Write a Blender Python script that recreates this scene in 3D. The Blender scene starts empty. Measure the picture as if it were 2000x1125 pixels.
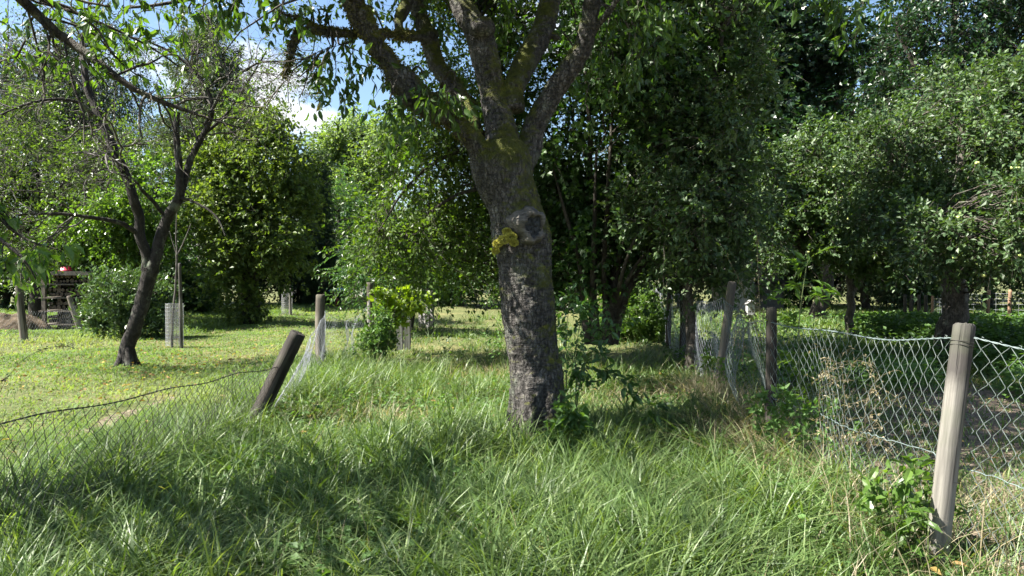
import bpy, math, random
import numpy as np
from mathutils import Vector, noise as mnoise

# ---------------------------------------------------------------- camera, sky, sun, exposure
S = bpy.context.scene
COL = S.collection
CAM = np.array([0.0, 0.0, 1.55]); FOC = 1444.0; PITCH = math.atan(32.5 / FOC)
cam_d = bpy.data.cameras.new("camera"); cam = bpy.data.objects.new("camera", cam_d); COL.objects.link(cam)
cam_d.sensor_width = 36; cam_d.lens = 36 * FOC / 2000; cam_d.clip_end = 2000; cam_d.clip_start = 0.05
cam.location = CAM; cam.rotation_euler = (math.pi / 2 - PITCH, 0, 0); S.camera = cam
SUN_EL, SUN_AZ = math.radians(50), math.radians(-100)      # azimuth measured from +y towards +x
sd = np.array([math.sin(SUN_AZ) * math.cos(SUN_EL), math.cos(SUN_AZ) * math.cos(SUN_EL), math.sin(SUN_EL)])
sl = bpy.data.lights.new("sun", 'SUN'); sl.energy = 5.0; sl.angle = math.radians(0.5); sl.color = (1.0, 0.95, 0.86)
so = bpy.data.objects.new("sun", sl); COL.objects.link(so)
so.rotation_euler = Vector(sd).to_track_quat('Z', 'Y').to_euler()
S.view_settings.view_transform = 'Standard'; S.view_settings.look = 'None'; S.view_settings.gamma = 1
S.view_settings.exposure = 2.3
S.cycles.max_bounces = 8; S.cycles.transparent_max_bounces = 8; S.cycles.transmission_bounces = 6; S.cycles.diffuse_bounces = 4
S.cycles.use_adaptive_sampling = True; S.cycles.adaptive_threshold = 0.02
W = bpy.data.worlds.new("World"); S.world = W; W.use_nodes = True
nt = W.node_tree; nt.nodes.clear()
def nd(nt, t, **k):
    n = nt.nodes.new(t)
    for a, b in k.items(): setattr(n, a, b)
    return n
wo = nd(nt, 'ShaderNodeOutputWorld'); bg = nd(nt, 'ShaderNodeBackground'); bg.inputs['Strength'].default_value = 0.05
sky = nd(nt, 'ShaderNodeTexSky', sky_type='NISHITA', sun_disc=False, sun_elevation=SUN_EL, sun_rotation=SUN_AZ)
tc = nd(nt, 'ShaderNodeTexCoord'); mp = nd(nt, 'ShaderNodeMapping'); mp.inputs['Scale'].default_value = (1, 1, 2.2); mp.inputs['Location'].default_value = (0.35, 0.1, 0.0)
nz = nd(nt, 'ShaderNodeTexNoise'); nz.inputs['Scale'].default_value = 3.0; nz.inputs['Detail'].default_value = 9; nz.inputs['Roughness'].default_value = 0.55
rp = nd(nt, 'ShaderNodeValToRGB'); rp.color_ramp.elements[0].position = 0.545; rp.color_ramp.elements[1].position = 0.64
mx = nd(nt, 'ShaderNodeMixRGB'); mx.inputs[2].default_value = (5.4, 5.55, 5.8, 1)
hs = nd(nt, 'ShaderNodeHueSaturation'); hs.inputs['Saturation'].default_value = 1.1; hs.inputs['Value'].default_value = 1.0
L = nt.links.new
L(tc.outputs['Generated'], mp.inputs[0]); L(mp.outputs[0], nz.inputs[0]); L(nz.outputs[0], rp.inputs[0]); L(rp.outputs[0], mx.inputs[0])
L(sky.outputs[0], hs.inputs['Color']); L(hs.outputs[0], mx.inputs[1]); L(mx.outputs[0], bg.inputs[0]); L(bg.outputs[0], wo.inputs[0])

# ---------------------------------------------------------------- helpers
def P(px, py, d):
    """world point seen at photo pixel (px, py) at distance d along +y"""
    u = (px - 1000) / FOC; v = (562.5 - py) / FOC
    c, s = math.cos(PITCH), math.sin(PITCH)
    dy = c + v * s; dz = -s + v * c; k = d / dy
    return np.array([u * k, d, CAM[2] + dz * k])
def PX(px, d): return (px - 1000) / FOC * d
def R(seed): return np.random.default_rng(seed)
def unit(a): return a / np.maximum(np.linalg.norm(a, axis=-1, keepdims=True), 1e-9)
def gz(x, y):
    x = np.asarray(x, float); y = np.asarray(y, float)
    return 0.03 * np.sin(x * 1.7 + y * .6) + 0.025 * np.sin(y * 1.9 - x * .8 + 1) + 0.012 * np.sin(x * 5.1 + 2) * np.sin(y * 4.3)
def snoise(x, y, f, seed=0):
    """cheap smooth noise in -1..1"""
    r = np.random.default_rng(seed); o = 0
    for k in range(6):
        a = r.uniform(0, 6.28); ff = f * r.uniform(.6, 1.7)
        o = o + np.sin((x * np.cos(a) + y * np.sin(a)) * ff + r.uniform(0, 6.28))
    return o / 3.0

def mesh_obj(name, V, F, mats, parent=None, var=None, mi=None, smooth=False, loc=None, rot=None):
    """V (n,3); F list of index arrays (m,3) or (m,4); mi list of material indices, one per array"""
    V = np.asarray(V, np.float32); me = bpy.data.meshes.new(name)
    base = np.zeros(3) if parent is None else np.array(parent.location)
    if loc is None:
        V = V - base.astype(np.float32)
    if not isinstance(F, (list, tuple)): F = [F]
    me.vertices.add(len(V)); me.vertices.foreach_set("co", np.ascontiguousarray(V, np.float32).ravel())
    nl = sum(f.size for f in F); nf = sum(len(f) for f in F)
    me.loops.add(nl); me.loops.foreach_set("vertex_index", np.concatenate([f.ravel() for f in F]).astype(np.int32))
    tot = np.concatenate([np.full(len(f), f.shape[1], np.int32) for f in F])
    st = np.concatenate([[0], np.cumsum(tot)[:-1]]).astype(np.int32)
    me.polygons.add(nf); me.polygons.foreach_set("loop_start", st)
    if mi is not None: me.polygons.foreach_set("material_index", np.concatenate([np.full(len(f), m, np.int32) for f, m in zip(F, mi)]))
    if smooth is not False:
        sm = np.concatenate([np.full(len(f), bool(s)) for f, s in zip(F, smooth if isinstance(smooth, list) else [smooth] * len(F))])
        me.polygons.foreach_set("use_smooth", sm)
    else: me.polygons.foreach_set("use_smooth", np.zeros(nf, bool))
    me.update(calc_edges=True); me.validate()
    if var is not None:
        a = me.attributes.new("var", 'FLOAT', 'POINT'); a.data.foreach_set("value", np.asarray(var, np.float32))
    for m in (mats if isinstance(mats, (list, tuple)) else [mats]): me.materials.append(m)
    o = bpy.data.objects.new(name, me); COL.objects.link(o)
    if parent is not None: o.parent = parent
    if loc is not None: o.location = np.asarray(loc) - base
    if rot is not None: o.rotation_euler = rot
    return o
def tag(o, label=None, cat=None, group=None, kind=None):
    for k, v in (('label', label), ('category', cat), ('group', group), ('kind', kind)):
        if v: o[k] = v
    return o
def thing(name, label, cat, loc, group=None):
    o = bpy.data.objects.new(name, None); COL.objects.link(o); o.location = loc; o.empty_display_size = .2
    return tag(o, label, cat, group)

class MB:
    """collects pieces of one mesh"""
    def __init__(s): s.V = []; s.F = []; s.mi = []; s.sm = []; s.var = []; s.n = 0
    def add(s, V, F, mi=0, sm=False, var=0.5):
        if len(V) == 0: return
        s.V.append(V); s.F.append(F + s.n); s.mi.append(mi); s.sm.append(sm); s.n += len(V)
        s.var.append(np.full(len(V), var) if np.isscalar(var) else var)
    def box(s, c, size, mi=0, rot=0.0, var=.5):
        x, y, z = np.array(size) / 2.0
        v = np.array([[-x,-y,-z],[x,-y,-z],[x,y,-z],[-x,y,-z],[-x,-y,z],[x,-y,z],[x,y,z],[-x,y,z]])
        v = v @ np.array([[math.cos(rot), math.sin(rot), 0], [-math.sin(rot), math.cos(rot), 0], [0, 0, 1]]) + np.array(c)
        s.add(v, np.array([[0,3,2,1],[4,5,6,7],[0,1,5,4],[1,2,6,5],[2,3,7,6],[3,0,4,7]]), mi, False, var)
    def tube(s, pts, rad, n=8, mi=0, cap=True, sm=True, var=.5):
        pts = np.asarray(pts, float)[None]; rad = np.asarray(rad, float)[None] * np.ones((1, pts.shape[1]))
        v, f = tubes(pts, rad, n); s.add(v, f, mi, sm, var)
        if cap:
            K = pts.shape[1]
            for ring, rev in ((0, True), (K - 1, False)):
                c = pts[0, ring]; vv = np.vstack([v[ring*n:(ring+1)*n], c[None]])
                i = np.arange(n); tri = np.stack([i, (i+1) % n, np.full(n, n)], 1)
                s.add(vv, tri[:, ::-1] if rev else tri, mi, False, var)
    def build(s, name, mats, parent=None, **k):
        return mesh_obj(name, np.vstack(s.V), s.F, mats, parent, np.concatenate(s.var), s.mi, s.sm, **k)

def tubes(paths, radii, n):
    """paths (B,K,3), radii (B,K) -> verts, quads"""
    B, K, _ = paths.shape
    t = unit(np.gradient(paths, axis=1))
    d = unit(paths[:, -1] - paths[:, 0])
    ref = np.zeros((B, 3)); ref[np.arange(B), np.argmin(np.abs(d), axis=1)] = 1
    u = unit(np.cross(t, ref[:, None, :])); w = np.cross(t, u)
    a = np.arange(n) * 2 * np.pi / n
    v = paths[:, :, None, :] + radii[:, :, None, None] * (np.cos(a)[None, None, :, None] * u[:, :, None, :] + np.sin(a)[None, None, :, None] * w[:, :, None, :])
    b = (np.arange(B) * K * n)[:, None, None]; k = (np.arange(K - 1) * n)[None, :, None]; i = np.arange(n)[None, None, :]; j = (i + 1) % n
    F = np.stack([b + k + i, b + k + j, b + k + n + j, b + k + n + i], -1).reshape(-1, 4)
    return v.reshape(-1, 3), F

def smooth_path(pts, rad, step=0.1, r=None, wob=0.0):
    """Catmull-Rom resample of a polyline with radii"""
    pts = np.asarray(pts, float); rad = np.asarray(rad, float)
    A = np.hstack([pts, rad[:, None]]); A = np.vstack([2*A[0]-A[1], A, 2*A[-1]-A[-2]]); out = []
    for i in range(1, len(A) - 2):
        n = max(2, int(np.linalg.norm(A[i+1][:3] - A[i][:3]) / step)); t = np.linspace(0, 1, n, endpoint=False)[:, None]
        p0, p1, p2, p3 = A[i-1], A[i], A[i+1], A[i+2]
        out.append(.5 * (2*p1 + (p2-p0)*t + (2*p0-5*p1+4*p2-p3)*t**2 + (3*p1-p0-3*p2+p3)*t**3))
    out.append(A[-2][None]); A = np.vstack(out)
    if r is not None and wob > 0:
        k = len(A); n = r.normal(size=(k, 3)); n = (n + np.roll(n, 1, 0) + np.roll(n, -1, 0)) / 2
        n[0] = 0; A[:, :3] += n * wob * A[:, 3:4]; A[:, 3] *= 1 + r.normal(size=k) * wob * .12
    return A[:, :3], np.maximum(A[:, 3], .001)

def ramify(par, prad, n, l0, l1, ang, r, K=7, t0=.3, rs=.55, up=0.0, wig=.12, rmin=.0015):
    """grow n children from each parent path; up>0 bends up, <0 droops"""
    B, KP, _ = par.shape
    t = r.uniform(t0, 1, (B, n)); t = np.sort(t, 1); x = t * (KP - 1); i = np.minimum(x.astype(int), KP - 2); f = (x - i)[..., None]
    bi = np.arange(B)[:, None]
    p = par[bi, i] * (1 - f) + par[bi, i+1] * f; tan = unit(par[bi, i+1] - par[bi, i]); rr = prad[bi, i]
    q = unit(np.cross(tan, r.normal(size=tan.shape))); a = r.normal(ang, ang * .25, (B, n))[..., None]
    d = (tan * np.cos(a) + q * np.sin(a)).reshape(-1, 3); p = p.reshape(-1, 3); M = len(p)
    Ls = (r.uniform(l0, l1, (B, n)) * (1.15 - .5 * t)).reshape(-1); st = (Ls / (K - 1))[:, None]
    path = np.zeros((M, K, 3)); path[:, 0] = p
    for k in range(1, K):
        d = unit(d + r.normal(size=d.shape) * wig * 1.6 + np.array([0, 0, up]) * (k / K)); path[:, k] = path[:, k-1] + d * st
    r0 = np.maximum(rr.reshape(-1) * rs, rmin)
    rad = r0[:, None] * np.linspace(1, .3, K)[None]
    return path, np.maximum(rad, rmin * .6)

LEAF_T = {
 'fold': (np.array([[0,0,0],[-.5,.45,.12],[.5,.45,.12],[0,1,0]], float), np.array([[0,3,1],[0,2,3]])),
 'long': (np.array([[0,0,0],[-.38,.25,.06],[.38,.25,.06],[-.42,.6,.02],[.42,.6,.02],[0,.25,-.04],[0,.6,-.06],[0,1,-.2]], float),
          np.array([[0,5,1],[0,2,5],[1,5,6],[1,6,3],[2,6,5],[2,4,6],[3,6,7],[4,7,6]])),
 'lobed': (np.array([[0,0,0],[-.5,.2,.05],[-.62,.62,.08],[-.2,.55,0],[0,1,-.1],[.2,.55,0],[.62,.62,.08],[.5,.2,.05]], float),
          np.array([[0,3,1],[1,3,2],[0,4,3],[0,5,4],[0,7,5],[7,6,5]])),
}
def leaves(mb, pos, ax, nor, ln, wr, kind='fold', mi=0, r=None, tone=None):
    T, F = LEAF_T[kind]; N = len(pos)
    if N == 0: return
    ax = unit(ax); sx = unit(np.cross(ax, nor)); nn = np.cross(sx, ax); ln = (np.ones(N) * ln)[:, None, None]
    v = pos[:, None] + ln * (T[None, :, 0:1] * wr * sx[:, None] + T[None, :, 1:2] * ax[:, None] + T[None, :, 2:3] * nn[:, None] * 1.0)
    f = (F[None] + (np.arange(N) * len(T))[:, None, None]).reshape(-1, 3)
    var = .5 if r is None else np.repeat(r.random(N) if tone is None else .55 * r.random(N) + .45 * tone, len(T))
    mb.add(v.reshape(-1, 3), f, mi, False, var)

def twig_leaves(mb, paths, per, ln, wr, r, kind='fold', mi=0, droop=.3, up=1.0, t0=.15, flat=False, scatter=.25):
    """place per leaves along every path"""
    B, K, _ = paths.shape
    if flat:
        t = np.repeat(np.linspace(t0, 1, per)[None], B, 0) + r.normal(size=(B, per)) * .01; t = np.clip(t, 0, 1)
    else: t = r.uniform(t0, 1, (B, per)); t[:, 0] = 1
    x = t * (K - 1); i = np.minimum(x.astype(int), K - 2); f = (x - i)[..., None]; bi = np.arange(B)[:, None]
    p = (paths[bi, i] * (1 - f) + paths[bi, i+1] * f).reshape(-1, 3); tan = unit(paths[bi, i+1] - paths[bi, i])
    if flat:
        side = unit(np.cross(tan, np.array([0, 0, 1.]) + r.normal(size=(B, 1, 3)) * .25)) * np.where(np.arange(per) % 2 == 0, 1, -1)[None, :, None]
        side[:, -1] *= 0
        ax = tan * .55 + side + r.normal(size=side.shape) * .1
    else: ax = tan * .7 + r.normal(size=tan.shape) * .75
    ax = ax.reshape(-1, 3); ax[:, 2] -= droop; N = len(p)
    nor = np.array([0, 0, up]) + r.normal(size=(N, 3)) * (.35 if flat else .6)
    ln = ln * r.uniform(.6, 1.15, N)
    if scatter: p = p + r.normal(size=p.shape) * ln[:, None] * scatter * (0 if flat else 1)
    leaves(mb, p, ax, nor, ln, wr, kind, mi, r, np.repeat(r.random(B), per))  # one tone per twig, standing in for lit and dark clumps

def clusters_in(blobs, n, r, shell=.45):
    """cluster centres spread through ellipsoids (centre, (rx,ry,rz)) by volume"""
    w = np.array([b[1][0] * b[1][1] * b[1][2] for b in blobs]) ** .75; w /= w.sum()
    m = int(n * 1.9); k = r.choice(len(blobs), m, p=w); C = np.array([b[0] for b in blobs])[k]; A = np.array([b[1] for b in blobs])[k]
    d = unit(r.normal(size=(m, 3))); rad = r.uniform(shell ** 3, 1, m) ** (1/3) * (1 + .12 * r.normal(size=m)); Q = C + d * A * rad[:, None]
    fq = 4.2 / np.median(A); nz_ = 0
    for _ in range(6): nz_ = nz_ + np.sin(Q @ unit(r.normal(size=3)) * fq * r.uniform(.7, 1.5) + r.uniform(0, 6.28))
    kp = np.argsort(-nz_ + r.normal(size=m) * .5)[:n]; return Q[kp], d[kp]

def tree(name, label, limbs, blobs, ncl, ntw, per, ln, leafm, barkm, seed, wr=.6, kind='fold', droop=.3, twl=.6, clr=.4,
         shell=.45, tdroop=.25, cat='tree', group=None, flat=False, bare=0, step=.25, n_side=10, trunk_name='trunk', br=.011, up=1.0, apples=0, applem=None, fill=None, wob=.35):
    """limbs: list of (points, radii) in world space; blobs in world space"""
    r = R(seed); base = np.array(limbs[0][0][0]); root = thing(name, label, cat, (base[0], base[1], 0), group)
    tb = MB(); sk = []
    for pts, rad in limbs:
        p, q = smooth_path(pts, rad, step, r, wob); sk.append(np.hstack([p, q[:, None]])); tb.tube(p, q, n_side)
    SK = np.vstack(sk); SKb = SK[SK[:, 2] > min(1.0, SK[:, 2].max() * .3)]
    C, D = clusters_in(blobs, ncl, r, shell)
    if fill is not None: C = np.vstack([C, np.array(fill)]); D = np.vstack([D, unit(r.normal(size=(len(fill), 3)))])
    C = C[C[:, 2] > .15]; D = D[:len(C)]; n = len(C)
    # branch from the skeleton to every cluster
    dd = np.linalg.norm(C[:, None] - SKb[None, :, :3], axis=2) + np.maximum(0, SKb[None, :, 2] - C[:, None, 2] + .3) * 1.2
    j = np.argmin(dd + r.random(dd.shape) * .3, 1); p0 = SKb[j, :3]
    t = np.linspace(0, 1, 8)[None, :, None]; mid = (p0 + C) / 2 + np.array([0, 0, 1]) * np.linalg.norm(C - p0, axis=1)[:, None] * .12 + r.normal(size=C.shape) * .12
    br_p = (1-t)**2 * p0[:, None] + 2*t*(1-t) * mid[:, None] + t*t * C[:, None]
    br_p[:, 1:-1] += r.normal(size=(n, 6, 3)) * .03
    ll = np.linalg.norm(C - p0, axis=1); r0 = np.minimum(np.maximum(br * ll, .006), SKb[j, 3] * .7)
    v, f = tubes(br_p, r0[:, None] * np.linspace(1, .3, 8)[None], 5); tb.add(v, f, 0, True)
    tb.build(trunk_name, barkm, root)
    # twigs radiating from the clusters, leaves along them
    cb = MB(); m = n * ntw; c = np.repeat(C, ntw, 0); dr = unit(np.repeat(D, ntw, 0) * .5 + r.normal(size=(m, 3)) * .8)
    s = c + r.normal(size=(m, 3)) * clr * .35; LL = (twl * r.uniform(.5, 1.2, m) * (1 + 1.1 * (r.random(m) < .07)))[:, None, None]
    tt = np.linspace(0, 1, 5)[None, :, None]
    tp = s[:, None] + dr[:, None] * LL * tt + np.array([0, 0, -1.]) * LL * tdroop * tt ** 2 + r.normal(size=(m, 5, 3)) * .02 * LL
    v, f = tubes(tp, np.full((m, 5), max(.003, ln * .035)) * np.linspace(1, .4, 5)[None], 3); cb.add(v, f, 1, True)
    keep = tp[r.random(m) >= bare]
    twig_leaves(cb, keep, per, ln, wr, r, kind, 0, droop, up, flat=flat)
    cb.build('crown', [leafm, barkm], root)
    if apples:
        am = sphere_mesh('apple', .035, 10, 7, applem)
        q = tp[r.choice(m, apples * 6)][:, 3] - np.array([0, 0, .05])
        q = q[np.argsort(q[:, 1] + r.random(len(q)) * 1.2)][:apples]
        for a in q:
            o = bpy.data.objects.new('apple', am); COL.objects.link(o); o.parent = root; o.location = a - np.array(root.location); s_ = r.uniform(.85, 1.2); o.scale = (s_, s_, s_ * .9)
    return root

def sphere_mesh(name, rad, nu, nv, mat):
    vs = []; fs = []
    for j in range(nv + 1):
        th = math.pi * j / nv
        for i in range(nu):
            a = 2 * math.pi * i / nu; rr = rad * math.sin(th); z = rad * math.cos(th) * (1 - .25 * math.exp(-((th if th < 1.5 else math.pi - th) / .5) ** 2))
            vs.append((rr * math.cos(a), rr * math.sin(a), z))
    for j in range(nv):
        for i in range(nu): fs.append((j*nu+i, (j+1)*nu+i, (j+1)*nu+(i+1) % nu, j*nu+(i+1) % nu))
    me = bpy.data.meshes.new(name); me.from_pydata(vs, [], fs); me.polygons.foreach_set("use_smooth", [True] * len(fs)); me.materials.append(mat); return me

# ---------------------------------------------------------------- materials
def new_mat(name):
    m = bpy.data.materials.new(name); m.use_nodes = True; t = m.node_tree; t.nodes.clear(); return m, t
def ramp(t, stops, src=None, interp='LINEAR'):
    n = t.nodes.new('ShaderNodeValToRGB'); e = n.color_ramp.elements; n.color_ramp.interpolation = interp
    while len(e) < len(stops): e.new(.5)
    for k, (p, c) in enumerate(stops): e[k].position = p; e[k].color = (*c, 1) if len(c) == 3 else c
    if src is not None: t.links.new(src, n.inputs[0])
    return n
def noise(t, scale, detail=5, rough=.55, vec=None, dist=0):
    n = t.nodes.new('ShaderNodeTexNoise'); n.inputs['Scale'].default_value = scale; n.inputs['Detail'].default_value = detail
    n.inputs['Roughness'].default_value = rough; n.inputs['Distortion'].default_value = dist
    if vec is not None: t.links.new(vec, n.inputs['Vector'])
    return n
def mapping(t, vec, sc):
    n = t.nodes.new('ShaderNodeMapping'); n.inputs['Scale'].default_value = sc; t.links.new(vec, n.inputs['Vector']); return n.outputs[0]
def mixc(t, fac, a, b, blend='MIX'):
    n = t.nodes.new('ShaderNodeMixRGB'); n.blend_type = blend
    for s, v in ((n.inputs[0], fac), (n.inputs[1], a), (n.inputs[2], b)):
        if hasattr(v, 'is_linked'): t.links.new(v, s)
        elif isinstance(v, (int, float)): s.default_value = v
        else: s.default_value = (*v, 1)
    return n.outputs[0]
def math_(t, op, a, b=None, c=None):
    n = t.nodes.new('ShaderNodeMath'); n.operation = op
    for s, v in zip(n.inputs, (a, b, c)):
        if v is None: continue
        if hasattr(v, 'is_linked'): t.links.new(v, s)
        else: s.default_value = v
    return n.outputs[0]
def bsdf(t, col, rough=.6, spec=.5, bump=None, bstr=.3, bdist=.02, metal=0):
    b = t.nodes.new('ShaderNodeBsdfPrincipled')
    if hasattr(col, 'is_linked'): t.links.new(col, b.inputs['Base Color'])
    else: b.inputs['Base Color'].default_value = (*col, 1)
    if hasattr(rough, 'is_linked'): t.links.new(rough, b.inputs['Roughness'])
    else: b.inputs['Roughness'].default_value = rough
    b.inputs['Specular IOR Level'].default_value = spec; b.inputs['Metallic'].default_value = metal
    if bump is not None:
        n = t.nodes.new('ShaderNodeBump'); n.inputs['Strength'].default_value = bstr; n.inputs['Distance'].default_value = bdist
        t.links.new(bump, n.inputs['Height']); t.links.new(n.outputs[0], b.inputs['Normal'])
    return b
def out(t, sh):
    o = t.nodes.new('ShaderNodeOutputMaterial'); t.links.new(sh, o.inputs['Surface'])

def leaf_mat(name, c0, c1, c2, rough=.44, trans=.45, spec=.5, yellow=None):
    m, t = new_mat(name); at = t.nodes.new('ShaderNodeAttribute'); at.attribute_name = 'var'
    st = [(0, c0), (.5, c1), (.93, c2)]
    if yellow: st += [(.975, c2), (.985, yellow)]
    c = ramp(t, st, at.outputs['Fac']).outputs[0]
    geo = t.nodes.new('ShaderNodeNewGeometry'); ns = noise(t, 1.3, 2, .5, geo.outputs['Position'])
    c = mixc(t, .35, c, ramp(t, [(.35, tuple(x * .55 for x in c1)), (.65, tuple(min(1, x * 1.5) for x in c1))], ns.outputs[0]).outputs[0])
    b = bsdf(t, c, rough, spec)
    tr = t.nodes.new('ShaderNodeBsdfTranslucent')
    tcl = mixc(t, 1.0, c, (1.35, 1.4, .35), 'MULTIPLY'); t.links.new(tcl, tr.inputs['Color'])
    ms = t.nodes.new('ShaderNodeMixShader'); ms.inputs[0].default_value = trans
    t.links.new(b.outputs[0], ms.inputs[1]); t.links.new(tr.outputs[0], ms.inputs[2]); out(t, ms.outputs[0]); return m

def bark_mat(name, dark, mid, light, moss=0.3, sc=(9, 9, 3), bstr=.8, bdist=.02, lich=.3, rings=False):
    m, t = new_mat(name); tcn = t.nodes.new('ShaderNodeTexCoord'); ob = tcn.outputs['Object']
    big = noise(t, 1.7, 4, .6, ob); n1 = noise(t, 1.0, 8, .65, mapping(t, ob, sc), .6)
    vo = t.nodes.new('ShaderNodeTexVoronoi'); vo.feature = 'DISTANCE_TO_EDGE'; vo.inputs['Scale'].default_value = 1
    wv = t.nodes.new('ShaderNodeVectorMath'); wv.operation = 'ADD'
    t.links.new(mapping(t, ob, tuple(s * 2.2 for s in sc)), wv.inputs[0]); nn = noise(t, 7, 5, .65, ob); ns_ = nd(t, 'ShaderNodeVectorMath', operation='SCALE'); ns_.inputs['Scale'].default_value = 3.2; t.links.new(nn.outputs['Color'], ns_.inputs[0]); t.links.new(ns_.outputs[0], wv.inputs[1])
    t.links.new(wv.outputs[0], vo.inputs['Vector'])
    crack = ramp(t, [(0, (0, 0, 0)), (.12, (1, 1, 1))], vo.outputs['Distance']).outputs[0]
    fine = noise(t, 60, 4, .6, ob)
    h = mixc(t, .35, n1.outputs[0], fine.outputs[0]); h = mixc(t, .5, h, crack)
    c = ramp(t, [(.3, dark), (.5, mid), (.72, light)], n1.outputs[0]).outputs[0]
    c = mixc(t, math_(t, 'MULTIPLY', math_(t, 'SUBTRACT', 1.0, crack), .5), c, tuple(x * .3 for x in dark))
    if rings:
        rg = noise(t, 1, 4, .6, mapping(t, ob, (5, 5, 38)), .8); rr = ramp(t, [(.45, (0, 0, 0)), (.65, (1, 1, 1))], rg.outputs[0]).outputs[0]
        c = mixc(t, math_(t, 'MULTIPLY', rr, .3), c, light); h = mixc(t, .2, h, rr)
    lm = ramp(t, [(.56, (0, 0, 0)), (.68, (1, 1, 1))], noise(t, 3.3, 6, .65, ob).outputs[0]).outputs[0]
    c = mixc(t, math_(t, 'MULTIPLY', lm, lich), c, (.20, .23, .17))
    if moss > 0:
        geo = t.nodes.new('ShaderNodeNewGeometry'); sx = t.nodes.new('ShaderNodeSeparateXYZ'); t.links.new(geo.outputs['Normal'], sx.inputs[0])
        up = math_(t, 'ADD', math_(t, 'MULTIPLY', sx.outputs['Z'], .5), math_(t, 'MULTIPLY', sx.outputs['X'], .05))
        k = math_(t, 'ADD', up, math_(t, 'MULTIPLY', noise(t, 2.3, 5, .6, ob).outputs[0], 1.1))
        k = math_(t, 'ADD', k, moss - 1.0); mm = ramp(t, [(.0, (0, 0, 0)), (.22, (1, 1, 1))], k).outputs[0]
        mc = ramp(t, [(.3, (.03, .035, .008)), (.55, (.09, .10, .015)), (.75, (.24, .23, .03))], noise(t, 9, 6, .7, ob).outputs[0]).outputs[0]
        c = mixc(t, mm, c, mc); h = mixc(t, math_(t, 'MULTIPLY', mm, .6), h, noise(t, 110, 3, .7, ob).outputs[0])
    out(t, bsdf(t, c, .85, .25, h, bstr, bdist).outputs[0]); return m

def simple_mat(name, c0, c1, scale=8, rough=.7, spec=.4, bstr=.3, stretch=(1, 1, 1), metal=0, bdist=.01):
    m, t = new_mat(name); tcn = t.nodes.new('ShaderNodeTexCoord'); n = noise(t, scale, 6, .6, mapping(t, tcn.outputs['Object'], stretch))
    c = ramp(t, [(.3, c0), (.7, c1)], n.outputs[0]).outputs[0]; out(t, bsdf(t, c, rough, spec, n.outputs[0], bstr, bdist, metal).outputs[0]); return m

def wood_mat(name, dark, mid, light, top=(.05, .045, .04), h=1.25, green=.2):
    """weathered round post: grain along Z, darker weathered head, algae at the foot, drying cracks"""
    m, t = new_mat(name); tcn = t.nodes.new('ShaderNodeTexCoord'); ob = tcn.outputs['Object']
    g = noise(t, 1, 7, .65, mapping(t, ob, (38, 38, 1.6)), .4); g2 = noise(t, 1, 4, .6, mapping(t, ob, (9, 9, 1.1)))
    c = ramp(t, [(.28, dark), (.5, mid), (.75, light)], g.outputs[0]).outputs[0]
    c = mixc(t, .35, c, ramp(t, [(.35, dark), (.65, light)], g2.outputs[0]).outputs[0])
    cr = ramp(t, [(.57, (0, 0, 0)), (.61, (1, 1, 1))], noise(t, 1, 3, .5, mapping(t, ob, (26, 26, .55)), .2).outputs[0]).outputs[0]
    c = mixc(t, math_(t, 'MULTIPLY', cr, .75), c, tuple(x * .2 for x in dark))
    sx = t.nodes.new('ShaderNodeSeparateXYZ'); t.links.new(ob, sx.inputs[0])
    z = math_(t, 'ADD', sx.outputs['Z'], math_(t, 'MULTIPLY', noise(t, 7, 4, .6, ob).outputs[0], .22))
    tk = ramp(t, [(0, (0, 0, 0)), (1, (1, 1, 1))], math_(t, 'MULTIPLY', math_(t, 'SUBTRACT', z, h + .0), 9)).outputs[0]
    c = mixc(t, math_(t, 'MULTIPLY', tk, .85), c, top)
    gk = ramp(t, [(.5, (0, 0, 0)), (.75, (1, 1, 1))], noise(t, 3, 5, .6, ob).outputs[0]).outputs[0]
    c = mixc(t, math_(t, 'MULTIPLY', gk, green), c, (.09, .11, .06))
    hh = mixc(t, .5, g.outputs[0], math_(t, 'SUBTRACT', 1.0, cr))
    out(t, bsdf(t, c, .85, .2, hh, .7, .012).outputs[0]); return m

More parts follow.
